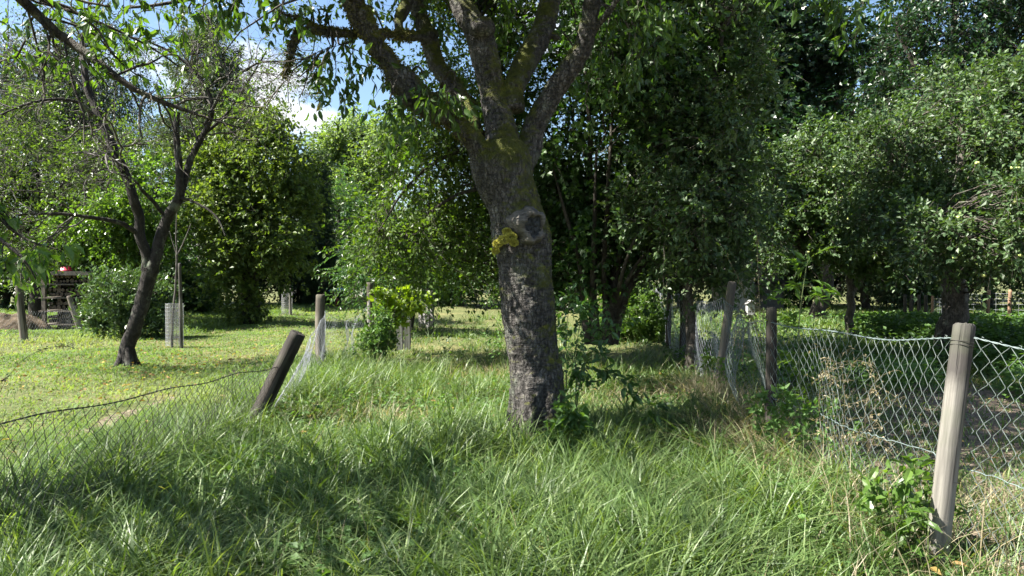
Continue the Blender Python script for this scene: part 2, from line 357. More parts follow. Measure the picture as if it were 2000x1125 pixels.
def ground_mat():
    m, t = new_mat('ground_soil'); geo = t.nodes.new('ShaderNodeNewGeometry'); ps = geo.outputs['Position']
    sx = t.nodes.new('ShaderNodeSeparateXYZ'); t.links.new(ps, sx.inputs[0])
    n1 = noise(t, .9, 6, .6, ps); n2 = noise(t, 18, 5, .7, ps); n3 = noise(t, 70, 3, .7, ps)
    soil = ramp(t, [(.3, (.03, .022, .014)), (.5, (.10, .075, .05)), (.72, (.24, .19, .14))], n2.outputs[0]).outputs[0]
    grn = ramp(t, [(.3, (.03, .045, .012)), (.55, (.075, .11, .025)), (.75, (.16, .17, .05))], n2.outputs[0]).outputs[0]
    k = ramp(t, [(.5, (0, 0, 0)), (.62, (1, 1, 1))], n1.outputs[0]).outputs[0]
    lawn = mixc(t, math_(t, 'MULTIPLY', k, .45), grn, (.22, .19, .08))
    # bare soil belt along the left fence and bare ground right of the right fence
    xx = math_(t, 'ADD', sx.outputs['X'], math_(t, 'MULTIPLY', math_(t, 'SUBTRACT', noise(t, 2.2, 4, .6, ps).outputs[0], .5), .5))
    belt = math_(t, 'LESS_THAN', math_(t, 'ABSOLUTE', math_(t, 'ADD', xx, 4.2)), math_(t, 'SUBTRACT', math_(t, 'MULTIPLY', n1.outputs[0], .5), .16))
    belt = math_(t, 'MULTIPLY', belt, math_(t, 'LESS_THAN', sx.outputs['Y'], 12.5))
    run = math_(t, 'GREATER_THAN', xx, 2.5)
    run = math_(t, 'MULTIPLY', run, math_(t, 'LESS_THAN', math_(t, 'ADD', sx.outputs['Y'], math_(t, 'MULTIPLY', n1.outputs[0], 3)), 12))
    far = math_(t, 'GREATER_THAN', math_(t, 'ADD', math_(t, 'ABSOLUTE', sx.outputs['X']), sx.outputs['Y']), 62)
    s = math_(t, 'MAXIMUM', belt, run)
    tan = ramp(t, [(.3, (.05, .04, .028)), (.5, (.15, .12, .09)), (.7, (.32, .27, .21))], n2.outputs[0]).outputs[0]
    c = mixc(t, s, lawn, tan); c = mixc(t, math_(t, 'MULTIPLY', far, .8), c, (.05, .08, .02))
    c = mixc(t, .35, c, soil)
    h = mixc(t, .5, n2.outputs[0], n3.outputs[0]); out(t, bsdf(t, c, .95, .15, h, .9, .03).outputs[0]); return m

M = {}
M['ground'] = ground_mat()
M['bark_main'] = bark_mat('cherry_bark', (.018, .016, .015), (.066, .060, .055), (.165, .156, .142), .43, (15, 15, 5), 1.0, .055, .45, True)
M['bark_plum'] = bark_mat('plum_bark', (.012, .010, .009), (.03, .026, .024), (.08, .075, .065), .02, (12, 12, 6), .8, .015, .6)
M['bark_dark'] = bark_mat('dark_bark', (.018, .015, .012), (.045, .038, .03), (.09, .08, .065), -.2, (8, 8, 3), .8, .02, .3)
M['bark_apple'] = bark_mat('apple_bark', (.03, .026, .02), (.08, .07, .058), (.16, .145, .12), -.15, (10, 10, 5), .9, .015, .5)
M['twig'] = simple_mat('twig_bark', (.03, .025, .02), (.10, .09, .075), 12, .8, .3)
M['twig_grey'] = simple_mat('grey_twig', (.025, .022, .02), (.12, .11, .10), 9, .8, .3)
M['stem'] = simple_mat('green_stem', (.05, .08, .02), (.10, .12, .04), 12, .6, .4)
M['cherry_leaf'] = leaf_mat('cherry_leaf', (.030, .065, .014), (.048, .095, .018), (.075, .13, .025), .36, .5, .5, (.45, .33, .03))
M['plum_leaf'] = leaf_mat('plum_leaf', (.045, .085, .02), (.07, .12, .028), (.11, .16, .04), .4, .5)
M['beech_leaf'] = leaf_mat('hornbeam_leaf', (.028, .062, .012), (.060, .110, .018), (.12, .175, .03), .46, .5, .4, (.3, .25, .03))
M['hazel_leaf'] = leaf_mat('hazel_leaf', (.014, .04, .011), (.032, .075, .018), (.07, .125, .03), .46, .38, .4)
M['apple_leaf'] = leaf_mat('apple_leaf', (.018, .045, .017), (.055, .102, .036), (.14, .20, .085), .48, .35, .4)  # dark and bright ends imitate shaded and sunlit leaf clusters
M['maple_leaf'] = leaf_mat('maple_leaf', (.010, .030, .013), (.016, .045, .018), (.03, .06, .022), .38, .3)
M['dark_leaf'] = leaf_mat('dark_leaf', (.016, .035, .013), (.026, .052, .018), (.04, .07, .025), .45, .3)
M['gold_leaf'] = leaf_mat('golden_leaf', (.03, .065, .018), (.09, .14, .033), (.19, .24, .07), .48, .42, .4)
M['pale_leaf'] = leaf_mat('pale_leaf', (.12, .19, .08), (.15, .22, .10), (.18, .25, .12), .5, .5)  # paleness puts distance haze and sunlight into the leaf colour
M['lush_leaf'] = leaf_mat('lush_leaf', (.05, .11, .02), (.08, .15, .03), (.12, .19, .04), .36, .5)
M['vine_leaf'] = leaf_mat('vine_leaf', (.10, .17, .015), (.15, .22, .02), (.20, .26, .03), .38, .55)
M['ash_leaf'] = leaf_mat('ash_leaf', (.035, .085, .03), (.05, .11, .038), (.07, .135, .045), .35, .45)
M['rhodo_leaf'] = leaf_mat('laurel_leaf', (.045, .095, .035), (.07, .125, .045), (.10, .16, .06), .34, .25, .6)
M['needle'] = leaf_mat('conifer_needles', (.045, .075, .04), (.07, .10, .055), (.10, .13, .075), .5, .3)
M['grass'] = leaf_mat('grass_blade', (.024, .056, .016), (.080, .135, .038), (.23, .29, .115), .46, .40, .42, (.36, .30, .13))
M['lawn'] = leaf_mat('lawn_blade', (.08, .14, .045), (.135, .205, .075), (.26, .28, .14), .62, .45, .2)
M['dry'] = leaf_mat('dry_grass_blade', (.10, .085, .055), (.22, .185, .115), (.42, .37, .26), .5, .35, .4)
M['weed'] = leaf_mat('weed_leaf', (.05, .11, .03), (.075, .145, .04), (.10, .18, .05), .52, .42, .3)
M['post'] = wood_mat('weathered_post', (.05, .047, .042), (.13, .122, .108), (.25, .237, .21), (.04, .036, .034), 1.02, .45)
M['post_dark'] = wood_mat('shade_dark_post', (.016, .013, .011), (.04, .035, .03), (.09, .08, .068), (.025, .022, .02), .95, .3)  # base colour darkened to stand for the leaning post's shaded side
M['post_mid'] = wood_mat('grey_post', (.07, .06, .05), (.15, .13, .105), (.27, .24, .20), (.07, .06, .05), .95, .4)
M['post_new'] = wood_mat('fresh_brown_post', (.11, .07, .045), (.19, .12, .078), (.27, .18, .125), (.28, .18, .11), 1.1, .0)
M['boards'] = wood_mat('grey_board', (.16, .15, .14), (.30, .29, .28), (.46, .45, .44), (.3, .3, .3), 3, .15)
M['wire_green'] = simple_mat('pale_green_wire', (.05, .068, .062), (.14, .165, .155), 30, .5, .4)
M['wire_blue'] = simple_mat('blue_green_wire', (.07, .10, .10), (.16, .20, .195), 20, .5, .4)
M['wire_dark'] = simple_mat('old_rusty_wire', (.018, .016, .014), (.06, .055, .05), 20, .6, .4)
M['wire_grey'] = simple_mat('galvanised_wire', (.18, .19, .21), (.34, .36, .39), 20, .45, .5, metal=.2)
M['moss'] = simple_mat('yellow_moss', (.22, .22, .04), (.60, .56, .12), 45, .95, .1, .9, bdist=.02)  # moss yellow, lightened as if the sun reached it
M['cut'] = simple_mat('old_cut_wood', (.016, .017, .019), (.07, .075, .078), 30, .9, .2, .8)
M['callus'] = simple_mat('weathered_callus', (.03, .027, .023), (.16, .147, .128), 13, .85, .25, .9, (1, 1, 3), bdist=.02)
M['apple'] = simple_mat('green_apple', (.32, .42, .12), (.46, .50, .18), 6, .35, .5, .05)
M['log_end'] = simple_mat('firewood', (.035, .028, .02), (.14, .11, .08), 16, .85, .2, .5)
M['rack'] = simple_mat('rack_timber', (.05, .042, .034), (.15, .13, .105), 7, .85, .2, .5, (8, 8, 1))
M['roofing'] = simple_mat('roofing_felt', (.03, .03, .03), (.10, .09, .075), 10, .9, .2)
M['red'] = simple_mat('red_plastic', (.33, .012, .04), (.42, .02, .055), 3, .4, .5, .05)
M['blue'] = simple_mat('blue_sheet', (.08, .22, .38), (.16, .38, .55), 5, .4, .5, .3)
M['black'] = simple_mat('black_metal', (.01, .01, .01), (.03, .028, .025), 9, .5, .5)
M['rubber'] = simple_mat('dark_red_wheel', (.10, .015, .01), (.16, .02, .015), 9, .6, .4)
M['white'] = simple_mat('white_paint', (.25, .25, .24), (.42, .42, .40), 9, .6, .4)
M['wall'] = simple_mat('rendered_wall', (.55, .53, .5), (.68, .66, .62), 9, .9, .2)
M['compost'] = simple_mat('compost', (.03, .024, .016), (.11, .085, .06), 7, .95, .1, 1.0, bdist=.05)
def guard_mat():
    m, t = new_mat('tree_guard_mesh'); tcn = t.nodes.new('ShaderNodeTexCoord'); b = bsdf(t, (.36, .36, .34), .55, .4)
    tr = t.nodes.new('ShaderNodeBsdfTranslucent'); tr.inputs[0].default_value = (.4, .4, .38, 1); a = t.nodes.new('ShaderNodeMixShader'); a.inputs[0].default_value = .4
    t.links.new(b.outputs[0], a.inputs[1]); t.links.new(tr.outputs[0], a.inputs[2])
    tp = t.nodes.new('ShaderNodeBsdfTransparent'); ms = t.nodes.new('ShaderNodeMixShader'); ms.inputs[0].default_value = .22
    t.links.new(tp.outputs[0], ms.inputs[1]); t.links.new(a.outputs[0], ms.inputs[2]); out(t, ms.outputs[0]); return m
M['guard'] = guard_mat()

# ---------------------------------------------------------------- ground: one sheet to the horizon
def build_ground():
    xs = np.concatenate([np.linspace(-400, -25, 14), np.arange(-24, 24.01, .25), np.linspace(25, 400, 14)])
    ys = np.concatenate([np.linspace(-60, -3, 6), np.arange(-2, 32, .25), np.linspace(33, 700, 20)])
    X, Y = np.meshgrid(xs, ys); Z = gz(X, Y); V = np.stack([X, Y, Z], -1).reshape(-1, 3); nx = len(xs)
    i, j = np.meshgrid(np.arange(nx - 1), np.arange(len(ys) - 1)); a = (j * nx + i).ravel()
    F = np.stack([a, a + 1, a + nx + 1, a + nx], 1)
    tag(mesh_obj('ground', V, F, M['ground'], smooth=True), kind='structure')
build_ground()
def fence_x(y): return np.interp(np.asarray(y, float), [1.0, 3.9, 6.2, 9.3, 12.8, 22], [3.9, 2.33, 2.18, 2.66, 2.95, 3.9])      # line of the right fence
def fence_l(y): return -2.45 - .045 * np.asarray(y)    # line of the left fence

# ---------------------------------------------------------------- grass
def blades(mb, x, y, h, w, r, bend=.6, seg=3, mi=0, lean=.35, az=None, tone=None):
    N = len(x); z = gz(x, y); a = r.uniform(0, 2*np.pi, N) if az is None else az
    d = np.stack([np.cos(a), np.sin(a)], 1); b = np.abs(r.normal(bend, bend * .5, N)); l = np.abs(r.normal(0, lean, N))
    tw = a + np.pi / 2 + r.normal(0, .6, N); wd = np.stack([np.cos(tw), np.sin(tw), np.zeros(N)], 1)
    T = np.linspace(0, 1, seg + 1); v = np.zeros((N, 2 * seg + 1, 3))
    for k, t in enumerate(T):
        ho = (l * t + b * t ** 2.2) * h; zz = h * (t - .42 * np.minimum(b, 1.3) * t ** 2.6)
        c = np.stack([x + d[:, 0] * ho, y + d[:, 1] * ho, z - .01 + zz], 1)
        if k == seg: v[:, 2*seg] = c
        else:
            hw = (w * (.75 + .5 * math.sin(math.pi * min(1, t * 1.3))) * (1 - t ** 3) / 2)[:, None] * wd
            v[:, 2*k] = c - hw; v[:, 2*k+1] = c + hw
    f = []
    for k in range(seg - 1): f += [[2*k, 2*k+1, 2*k+3], [2*k, 2*k+3, 2*k+2]]
    f += [[2*seg-2, 2*seg-1, 2*seg]]; f = np.array(f); nv = 2*seg+1
    F = (f[None] + (np.arange(N) * nv)[:, None, None]).reshape(-1, 3)
    mb.add(v.reshape(-1, 3), F, mi, False, np.repeat(r.random(N) if tone is None else .45 * r.random(N) + .55 * tone, nv))
def wedge(n, d0, d1, r, half=.74, power=1.0):
    d = d0 + (d1 - d0) * r.random(n) ** power; u = r.uniform(-half, half, n); return u * d, d
def tufts(n, k, d0, d1, r, spread=.05, power=1.0):
    x, y = wedge(n, d0, d1, r, power=power); a = r.uniform(0, 2*np.pi, (n, k)); q = np.abs(r.normal(0, spread, (n, k)))
    X = (x[:, None] + np.cos(a) * q).ravel(); Y = (y[:, None] + np.sin(a) * q).ravel(); s = np.repeat(np.exp(r.normal(0, .38, n)), k)
    global TONE; TONE = np.repeat(r.random(n), k); return X, Y, s, (a + r.normal(0, .5, (n, k))).ravel()
TX, TY = PX(1047, 6.6), 6.6     # the cherry trunk
def meadow():
    r = R(11); mb = MB()
    for (n, k, d0, d1, seg, wk) in ((4700, 12, 2.9, 7.2, 6, 2.0), (6000, 10, 6.8, 12, 4, 2.0), (7000, 9, 11, 24, 3, 2.2)):
        X, Y, s, az = tufts(n, k, d0, d1, r, .035); tn = TONE
        ok = (X > fence_l(Y) - .75 * np.clip((9 - Y) / 4, 0, 1)) & (X < fence_x(Y) + .05) & (np.hypot(X - TX, Y - TY) > .30)
        patch = snoise(X, Y, 1.1, 3); ok &= (r.random(len(X)) < .95 + .4 * patch)
        ok &= ~((np.hypot((X + .35) / 1.0, (Y - 11.2) / .7) < 1) & (r.random(len(X)) < .7)) & ~((np.hypot((X + 1.2) / .35, (Y - 8) / .3) < 1) & (r.random(len(X)) < .7))
        shade = np.clip((Y - 9) / 3, 0, 1) * (X > .4); ok &= r.random(len(X)) > shade * .5
        X, Y, s, az, tn = X[ok], Y[ok], s[ok], az[ok], tn[ok]
        h = .26 * s * (1 + .5 * snoise(X, Y, 1.6, 5)) * r.uniform(.6, 1.15, len(X)) * (1 - .4 * np.clip((Y - 8) / 5, 0, 1))
        near_post = np.exp(-(np.hypot(X + 2.55, Y - 7.3) / .45) ** 2); h = h * (1 + .25 * snoise(X, Y, 5.5, 61)) * (1 - .35 * near_post) * (1 + .45 * np.exp(-((X - fence_l(Y)) / .4) ** 2)) * (1 - .75 * np.exp(-(np.hypot(X - 2.1, Y - 3.5) / .5) ** 2))
        blades(mb, X, Y, np.clip(h, .05, .50), (.0052 * wk) * r.uniform(.5, 1.0, len(X)) * (1 + .8 * (r.random(len(X)) < .10)), r, .62, seg, az=az, tone=tn, lean=.40)
    # thin understory filling between tufts
    X, Y = wedge(24000, 2.9, 20, r, power=1.2); ok = (X > fence_l(Y) - .2) & (X < fence_x(Y) + .1) & (np.hypot(X - TX, Y - TY) > .3); X, Y = X[ok], Y[ok]
    blades(mb, X, Y, r.uniform(.05, .13, len(X)), (.004 + .0006 * Y), r, .5, 3)
    X, Y = wedge(1500, 3.0, 13, r); ok = (X > fence_l(Y) - .2) & (X < fence_x(Y)); X, Y = X[ok], Y[ok]; blades(mb, X, Y, r.uniform(.3, .55, len(X)), np.full(len(X), .004), r, .35, 6, lean=.3)
    tag(mb.build('meadow_grass', M['grass']), 'long green arching grass filling the strip between the two fences', 'grass', kind='stuff')
meadow()
def lawn():
    r = R(12); mb = MB(); X, Y = wedge(330000, 3.6, 34, r, power=1.1)
    ok = (X < fence_l(Y) - .1) & (np.abs(X + 4.2 + .1 * snoise(X, Y, 3, 9)) > .12 * (Y < 12.5) * (1 + snoise(X, Y, 2.5, 19)))
    ok &= r.random(len(X)) < .95 + .5 * snoise(X, Y, 1.5, 21); X, Y = X[ok], Y[ok]
    edge = np.clip((X + 4.6) / .5, 0, 1) * (Y < 13)
    h = (.035 + .02 * (1 + snoise(X, Y, 1.2, 8))) * r.uniform(.7, 1.6, len(X)) * (1 + 2.2 * edge * r.random(len(X)))
    h = h * (1 + 1.2 * np.clip((Y - 14) / 6, 0, 1) * (X < -8))
    blades(mb, X, Y, h, .0032 + .0008 * Y, r, .7, 2, lean=.5, tone=np.clip(.42 + .75 * snoise(X, Y, .9, 55) + .25 * snoise(X, Y, 3.1, 56), 0, 1))
    tag(mb.build('lawn_grass', M['lawn']), 'short sunlit lawn grass around the plum tree', 'grass', kind='stuff')
    mb = MB(); X, Y, s, az = tufts(6500, 9, 3.3, 10.5, r, .05); ok = (X < fence_l(Y) - .05) & (X > -4.05 + .15 * snoise(X, Y, 3, 9)) & (r.random(len(X)) < np.clip(1.25 - (Y - 3) / 8, .25, 1))
    X, Y, s, az = X[ok], Y[ok], s[ok], az[ok]
    blades(mb, X, Y, .17 * s * r.uniform(.5, 1.2, len(X)), .0055 * r.uniform(.6, 1.3, len(X)), r, .6, 4, az=az)
    tag(mb.build('verge_grass', M['grass']), 'rough grass between the sagging left fence and the soil strip', 'grass', kind='stuff')
lawn()
def right_side():
    r = R(13); mb = MB(); X, Y = wedge(170000, 3.3, 32, r, power=1.1)
    p = snoise(X, Y, 1.8, 31); ok = (X > fence_x(Y) + .05) & (r.random(len(X)) < np.where(Y < 10, .5 + .5 * (p > .0), .95)); X, Y = X[ok], Y[ok]
    h = np.where(Y < 11, .09, .16) * r.uniform(.5, 1.6, len(X)) * (1 + .4 * snoise(X, Y, 1.3, 4))
    blades(mb, X, Y, np.clip(h, .02, .4), .004 + .0009 * Y, r, .6, 3)
    tag(mb.build('orchard_grass', M['grass']), 'patchy green grass under the apple trees behind the right fence', 'grass', kind='stuff')
    # dry straw hanging about the right fence and tufts of it in the meadow
    mb = MB(); n = 3400; t = r.uniform(3.4, 9.5, n); X = fence_x(t) - .04 + r.normal(0, .16, n) - .15 * np.abs(r.normal(0, 1, n)); Y = t
    ok = r.random(n) < .35 + .65 * ((t > 5.2)); X, Y = X[ok], Y[ok]
    blades(mb, X, Y, r.uniform(.15, .62, len(X)), .0045 * r.uniform(.5, 1.3, len(X)), r, .75, 5, lean=.35)
    for cx, cy, rr, k in ((PX(1040, 10.9), 10.9, .5, 500), (PX(970, 11), 11, .5, 700), (PX(1250, 9.2), 9.2, .6, 500), (PX(700, 9.3), 9.0, .35, 300), (PX(770, 7.6), 7.6, .25, 240), (PX(1950, 4.6), 4.6, .3, 300), (PX(570, 7.6), 7.8, .25, 250)):
        X = cx + r.normal(0, rr, k); Y = cy + r.normal(0, rr * .8, k); blades(mb, X, Y, r.uniform(.06, .3, k), np.full(k, .005), r, .9, 4)
    n = 2600; X, Y = wedge(n, 3.2, 12, r); ok = (X > fence_l(Y)) & (X < fence_x(Y)) ; X, Y = X[ok], Y[ok]
    blades(mb, X, Y, r.uniform(.1, .42, len(X)), np.full(len(X), .003), r, .6, 4)
    tag(mb.build('dry_grass', M['dry']), 'straw coloured dead grass tangled along the right fence', 'grass', kind='stuff')
    # low broad-leaved ground cover
    mb = MB()
    def cover(X, Y, ln, zmax):
        n = len(X); p = np.stack([X, Y, gz(X, Y) + r.uniform(.02, 1, n) * zmax], 1); a = r.normal(size=(n, 3)); a[:, 2] *= .3
        leaves(mb, p, a, np.array([0, 0, 1.]) + r.normal(size=(n, 3)) * .45, ln * r.uniform(.6, 1.3, n), .7, 'fold', 0, r)
    X, Y = wedge(40000, 3.2, 10, r); ok = (X > fence_l(Y) - .8) & (X < fence_x(Y)) & (snoise(X, Y, 3.2, 40) + r.normal(size=len(X)) * .3 > .4) & (np.hypot(X - TX, Y - TY) > .3); cover(X[ok], Y[ok], .055, .18)
    X, Y = wedge(60000, 3.0, 12, r); ok = (X > fence_l(Y) - .8) & (X < fence_x(Y)) & (np.hypot(X - TX, Y - TY) > .3); cover(X[ok], Y[ok], .026, .09)
    X, Y = wedge(30000, 11, 22, r); ok = (X > fence_x(Y) + .2) & (snoise(X, Y, 1.2, 41) > .0); cover(X[ok], Y[ok], .10, .35)
    X = r.uniform(2.6, 8, 16000); Y = r.uniform(8.5, 12.5, 16000); ok = snoise(X, Y, 2.0, 44) > -.1; cover(X[ok], Y[ok], .07, .35)
    X = r.uniform(PX(1880, 14), 13.5, 30000); Y = r.uniform(11.5, 19, 30000); cover(X, Y, .11, .5 + 0 * X)
    tag(mb.build('ground_cover', M['weed']), 'low broad leaved weeds spread through the grass', 'ground cover', kind='stuff')
right_side()

def litter():
    r = R(14); mb = MB(); n = 900; X, Y = wedge(n, 3.5, 20, r); X = np.concatenate([X, r.normal(-5.6, 1.3, 500)]); Y = np.concatenate([Y, r.normal(12, 1.6, 500)]); n = len(X)
    p = np.stack([X, Y, gz(X, Y) + r.uniform(.02, .09, n)], 1); a = r.normal(size=(n, 3)); a[:, 2] *= .2
    leaves(mb, p, a, np.array([0, 0, 1.]) + r.normal(size=(n, 3)) * .4, r.uniform(.035, .085, n), .5, 'long', 0, r)
    tag(mb.build('fallen_leaves', M['dead_leaf']), 'scattered dry brown and yellow fallen leaves on the grass', 'fallen leaves', kind='stuff')
M['dead_leaf'] = leaf_mat('dead_leaf', (.09, .05, .02), (.20, .13, .05), (.42, .33, .08), .7, .25, .2)
litter()
# ---------------------------------------------------------------- the big old cherry
def LP(*rows):
    """rows (px, py, distance, width in pixels) -> points, radii"""
    return [P(a, b, d) for a, b, d, w in rows], [w / 2 * d / FOC for a, b, d, w in rows]
def big_cherry():
    r = R(101); D = 6.6; g = P(1050, 872, D); root = thing('cherry_tree', 'massive old cherry tree with mossy forking limbs in the middle of the grass strip', 'tree', (g[0], g[1], 0))
    limbs = [
        LP((1047, 905, D, 128), (1046, 872, D, 112), (1046, 830, D, 102), (1046, 760, D, 98), (1041, 700, D, 98), (1032, 610, D, 103), (1026, 520, D, 108), (1018, 455, D, 112), (1004, 400, D, 102), (985, 350, D, 114), (974, 305, D, 118), (972, 280, D, 98)),
        LP((985, 350, D, 92), (983, 300, D, 78), (977, 249, D + .05, 60), (961, 178, D + .1, 53), (947, 111, D + .1, 57), (930, 60, D + .15, 52), (899, 0, D + .2, 46), (885, -80, D + .3, 40), (900, -220, D + .4, 30), (880, -380, D + .5, 18), (900, -500, D + .6, 8)),
        LP((1000, 355, D + .05, 84), (1008, 325, D + .1, 74), (1034, 282, D + .15, 52), (1048, 238, D + .15, 46), (1076, 189, D + .1, 44), (1109, 138, D + .05, 44), (1137, 95, D, 38), (1149, 44, D - .05, 36), (1156, 0, D - .1, 35), (1180, -110, D - .3, 28), (1230, -240, D - .5, 20), (1300, -380, D - .8, 9)),
        LP((1000, 215, D + .1, 50), (1004, 172, D + .15, 46), (1029, 115, D + .35, 48), (1055, 71, D + .5, 45), (1069, 27, D + .6, 42), (1076, -30, D + .7, 38), (1060, -150, D + 1.0, 30), (1090, -300, D + 1.3, 18), (1100, -450, D + 1.5, 8)),
        LP((955, 330, D - .02, 60), (926, 275, D - .12, 42), (891, 241, D - .18, 40), (852, 214, D - .22, 52), (812, 190, D - .25, 56), (778, 150, D - .3, 50), (750, 112, D - .3, 40), (730, 78, D - .35, 38), (708, 38, D - .35, 42), (688, 5, D - .4, 46), (665, -50, D - .5, 40), (600, -170, D - .7, 28), (540, -300, D - 1, 14)),
        LP((925, 250, D + .25, 34), (909, 205, D + .45, 32), (877, 156, D + .6, 34), (850, 120, D + .65, 36), (838, 75, D + .7, 34), (822, 36, D + .75, 32), (812, -10, D + .8, 30), (790, -120, D + 1, 24), (760, -260, D + 1.3, 14)),
        LP((846, 68, D + .7, 26), (816, 71, D + .5, 24), (767, 67, D + .2, 16), (713, 66, D - .1, 15), (660, 64, D - .2, 17), (612, 57, D - .25, 18), (585, 62, D - .25, 16), (572, 90, D - .25, 14), (565, 122, D - .25, 11), (552, 158, D - .25, 7)),
        LP((612, 56, D - .25, 14), (600, 42, D - .2, 12), (571, 31, D - .2, 9), (550, 29, D - .2, 6), (536, 27, D - .2, 4)),
        LP((782, 75, D + .3, 15), (779, 40, D + .35, 22), (795, 5, D + .45, 24), (812, -60, D + .6, 18)),
        LP((1155, 60, D - .03, 16), (1172, 44, D - .1, 13), (1196, 14, D - .2, 11), (1225, -40, D - .35, 9), (1290, -130, D - .6, 7)),
        LP((690, 80, D - .15, 7), (650, 92, D - .3, 7), (617, 104, D - .35, 7), (582, 139, D - .35, 6), (553, 162, D - .35, 5), (520, 200, D - .4, 4), (490, 236, D - .5, 3)),
    ]
    tb = MB(); SK = []
    for k, (p, q) in enumerate(limbs):
        a, b = smooth_path(p, q, .05, r, .02); b = b * (1 if k == 0 else .97)
        if k in (4, 6): b = b * (1 + .10 * np.sin(np.arange(len(b)) * 1.1) + r.normal(size=len(b)) * .06)
        SK.append((a, b)); tb.tube(a, b, 22)
    # root flare buttresses
    for a, rr in ((-1.9, .13), (-1.0, .12), (-.2, .11), (.7, .1), (2.4, .14), (3.3, .13)):
        c = np.array([g[0], g[1], 0]); dv = np.array([math.cos(a), math.sin(a), 0])
        tb.tube([c + dv * .12 + [0, 0, .75], c + dv * .18 + [0, 0, .35], c + dv * .22 + [0, 0, .06], c + dv * .30 + [0, 0, -.1]], [.10, rr * .7, rr * .7, rr * .6], 12)
    # swelling behind the sawn stub and a few knots
    def lump(c, ax, R0, n=10):
        t = np.linspace(-1, 1, n); tb.tube([c + np.array(ax) * x for x in t], [max(.004, R0 * math.sqrt(max(0, 1 - x * x))) for x in t], 14)
    lump(P(1030, 440, D - .14), (0, .04, .10), .13); lump(P(985, 475, D - .10), (0, 0, .08), .11)
    lump(P(853, 215, D - .26), (.05, 0, .03), .14); lump(P(800, 195, D - .3), (.05, 0, .05), .10); lump(P(1085, 72, D + .5), (.02, 0, .03), .05)
    lump(P(942, 55, D + .0), (0, 0, .10), .12)
    tr = tb.build('trunk', M['bark_main'], root)
    m = tr.modifiers.new('join', 'REMESH'); m.mode = 'VOXEL'; m.voxel_size = .0125; m.use_smooth_shade = True
    s = tr.modifiers.new('soft', 'SMOOTH'); s.factor = .5; s.iterations = 5
    for nm, typ, sc, st in (('bulge', 'CLOUDS', .30, .035), ('plates', 'CLOUDS', .06, .02), ('grain', 'CLOUDS', .022, .016)):
        tx = bpy.data.textures.new(nm, typ); tx.noise_scale = sc
        dm = tr.modifiers.new(nm, 'DISPLACE'); dm.texture = tx; dm.strength = st; dm.mid_level = .5; dm.texture_coords = 'LOCAL'
    # ragged bark hanging under the two broken left limbs, mossy
    # the sawn-off stub: callus ring and dark cut face
    stub = MB(); c = P(1037, 441, D - .25); SC = .90; ax = unit(np.array([.30, -.85, -.05])); u = unit(np.cross(ax, [0, 0, 1])); w = np.cross(u, ax)
    prof = [(-.16, .165), (-.08, .156), (-.02, .146), (.04, .138), (.085, .122), (.10, .104), (.082, .090), (.05, .086)]
    n = 40; V = []
    for kk, (h, rad) in enumerate(prof):
        for i in range(n):
            a = 2 * math.pi * i / n; q = rad * (1 + .10 * math.sin(3 * a + .8) + .07 * math.sin(5 * a + kk * .4) + .04 * math.sin(11 * a)) * (1 + .03 * r.normal()) * ((1.12 - .16 * math.cos(a) * (1 if u[0] > 0 else -1)) if kk < 5 else 1)
            q *= SC; V.append(c + ax * (h + .012 * math.sin(5 * a)) + u * q * .92 * math.cos(a) + w * q * 1.12 * math.sin(a))
    F = np.array([[k*n+i, k*n+(i+1) % n, (k+1)*n+(i+1) % n, (k+1)*n+i] for k in range(len(prof)-1) for i in range(n)])
    stub.add(np.array(V), F, 0, True); st = stub.build('sawn_stub', M['callus'], root); tag(st, 'grey sawn branch stub with a thick callus ring')
    face = MB(); V = []; nr = 9
    for k in range(nr):
        for i in range(n):
            a = 2 * math.pi * i / n; rad = .10 * SC * (k + 1) / nr; V.append(c + ax * (.055 + .010 * r.normal() * .5 - .02 * (1 - (k / nr) ** 2) * (i % 7 == 0)) + u * rad * .9 * math.cos(a) + w * rad * 1.12 * math.sin(a))
    V.append(c + ax * .045); F = np.array([[k*n+i, k*n+(i+1) % n, (k+1)*n+(i+1) % n, (k+1)*n+i] for k in range(nr-1) for i in range(n)])
    T = np.array([[n*nr, (i+1) % n, i] for i in range(n)]); V = np.array(V)
    face.V = [V]; face.F = [F, T]; face.mi = [0, 0]; face.sm = [True, True]; face.var = [np.zeros(len(V))]; f_ = face.build('cut_face', M['cut'], root)
    f_.parent = st; f_.location = (0, 0, 0)
    # moss cushion, its colour brightened to look sunlit
    mo = MB(); k = 6000; dv = unit(r.normal(size=(k, 3))); lc = np.array([P(a_, b_, D - e_) for a_, b_, e_ in ((998, 462, .30), (984, 468, .29), (972, 476, .25), (1004, 474, .27), (968, 490, .2), (990, 452, .27))]); li = r.integers(0, 6, k); p = lc[li] + dv * np.array([.042, .030, .030]) * np.array([1, 1, .8, .7, .6, .7])[li][:, None]
    leaves(mo, p, dv + r.normal(size=(k, 3)) * .5, r.normal(size=(k, 3)), r.uniform(.008, .02, k), .4, 'fold', 0, r)
    tag(mo.build('moss_cushion', M['moss'], root), 'bright yellow green moss beside the stub')
    # hanging lichen and moss fringes along the old left limbs and the fork
    fr = MB()
    for idx, k, lo, hi in ((4, 5200, .12, .62), (6, 3400, .2, 1.0), (5, 2600, .1, .8), (7, 700, 0, 1)):
        a, b = SK[idx]; t = (r.uniform(lo, hi, k) * (len(a) - 1)).astype(int); dv = unit(r.normal(size=(k, 3)) * [1, 1, 1]); p = a[t] + dv * b[t][:, None] * 1.0
        leaves(fr, p, dv + np.array([0, 0, -.4]), r.normal(size=(k, 3)), r.uniform(.008, .034, k), .5, 'fold', 0, r)
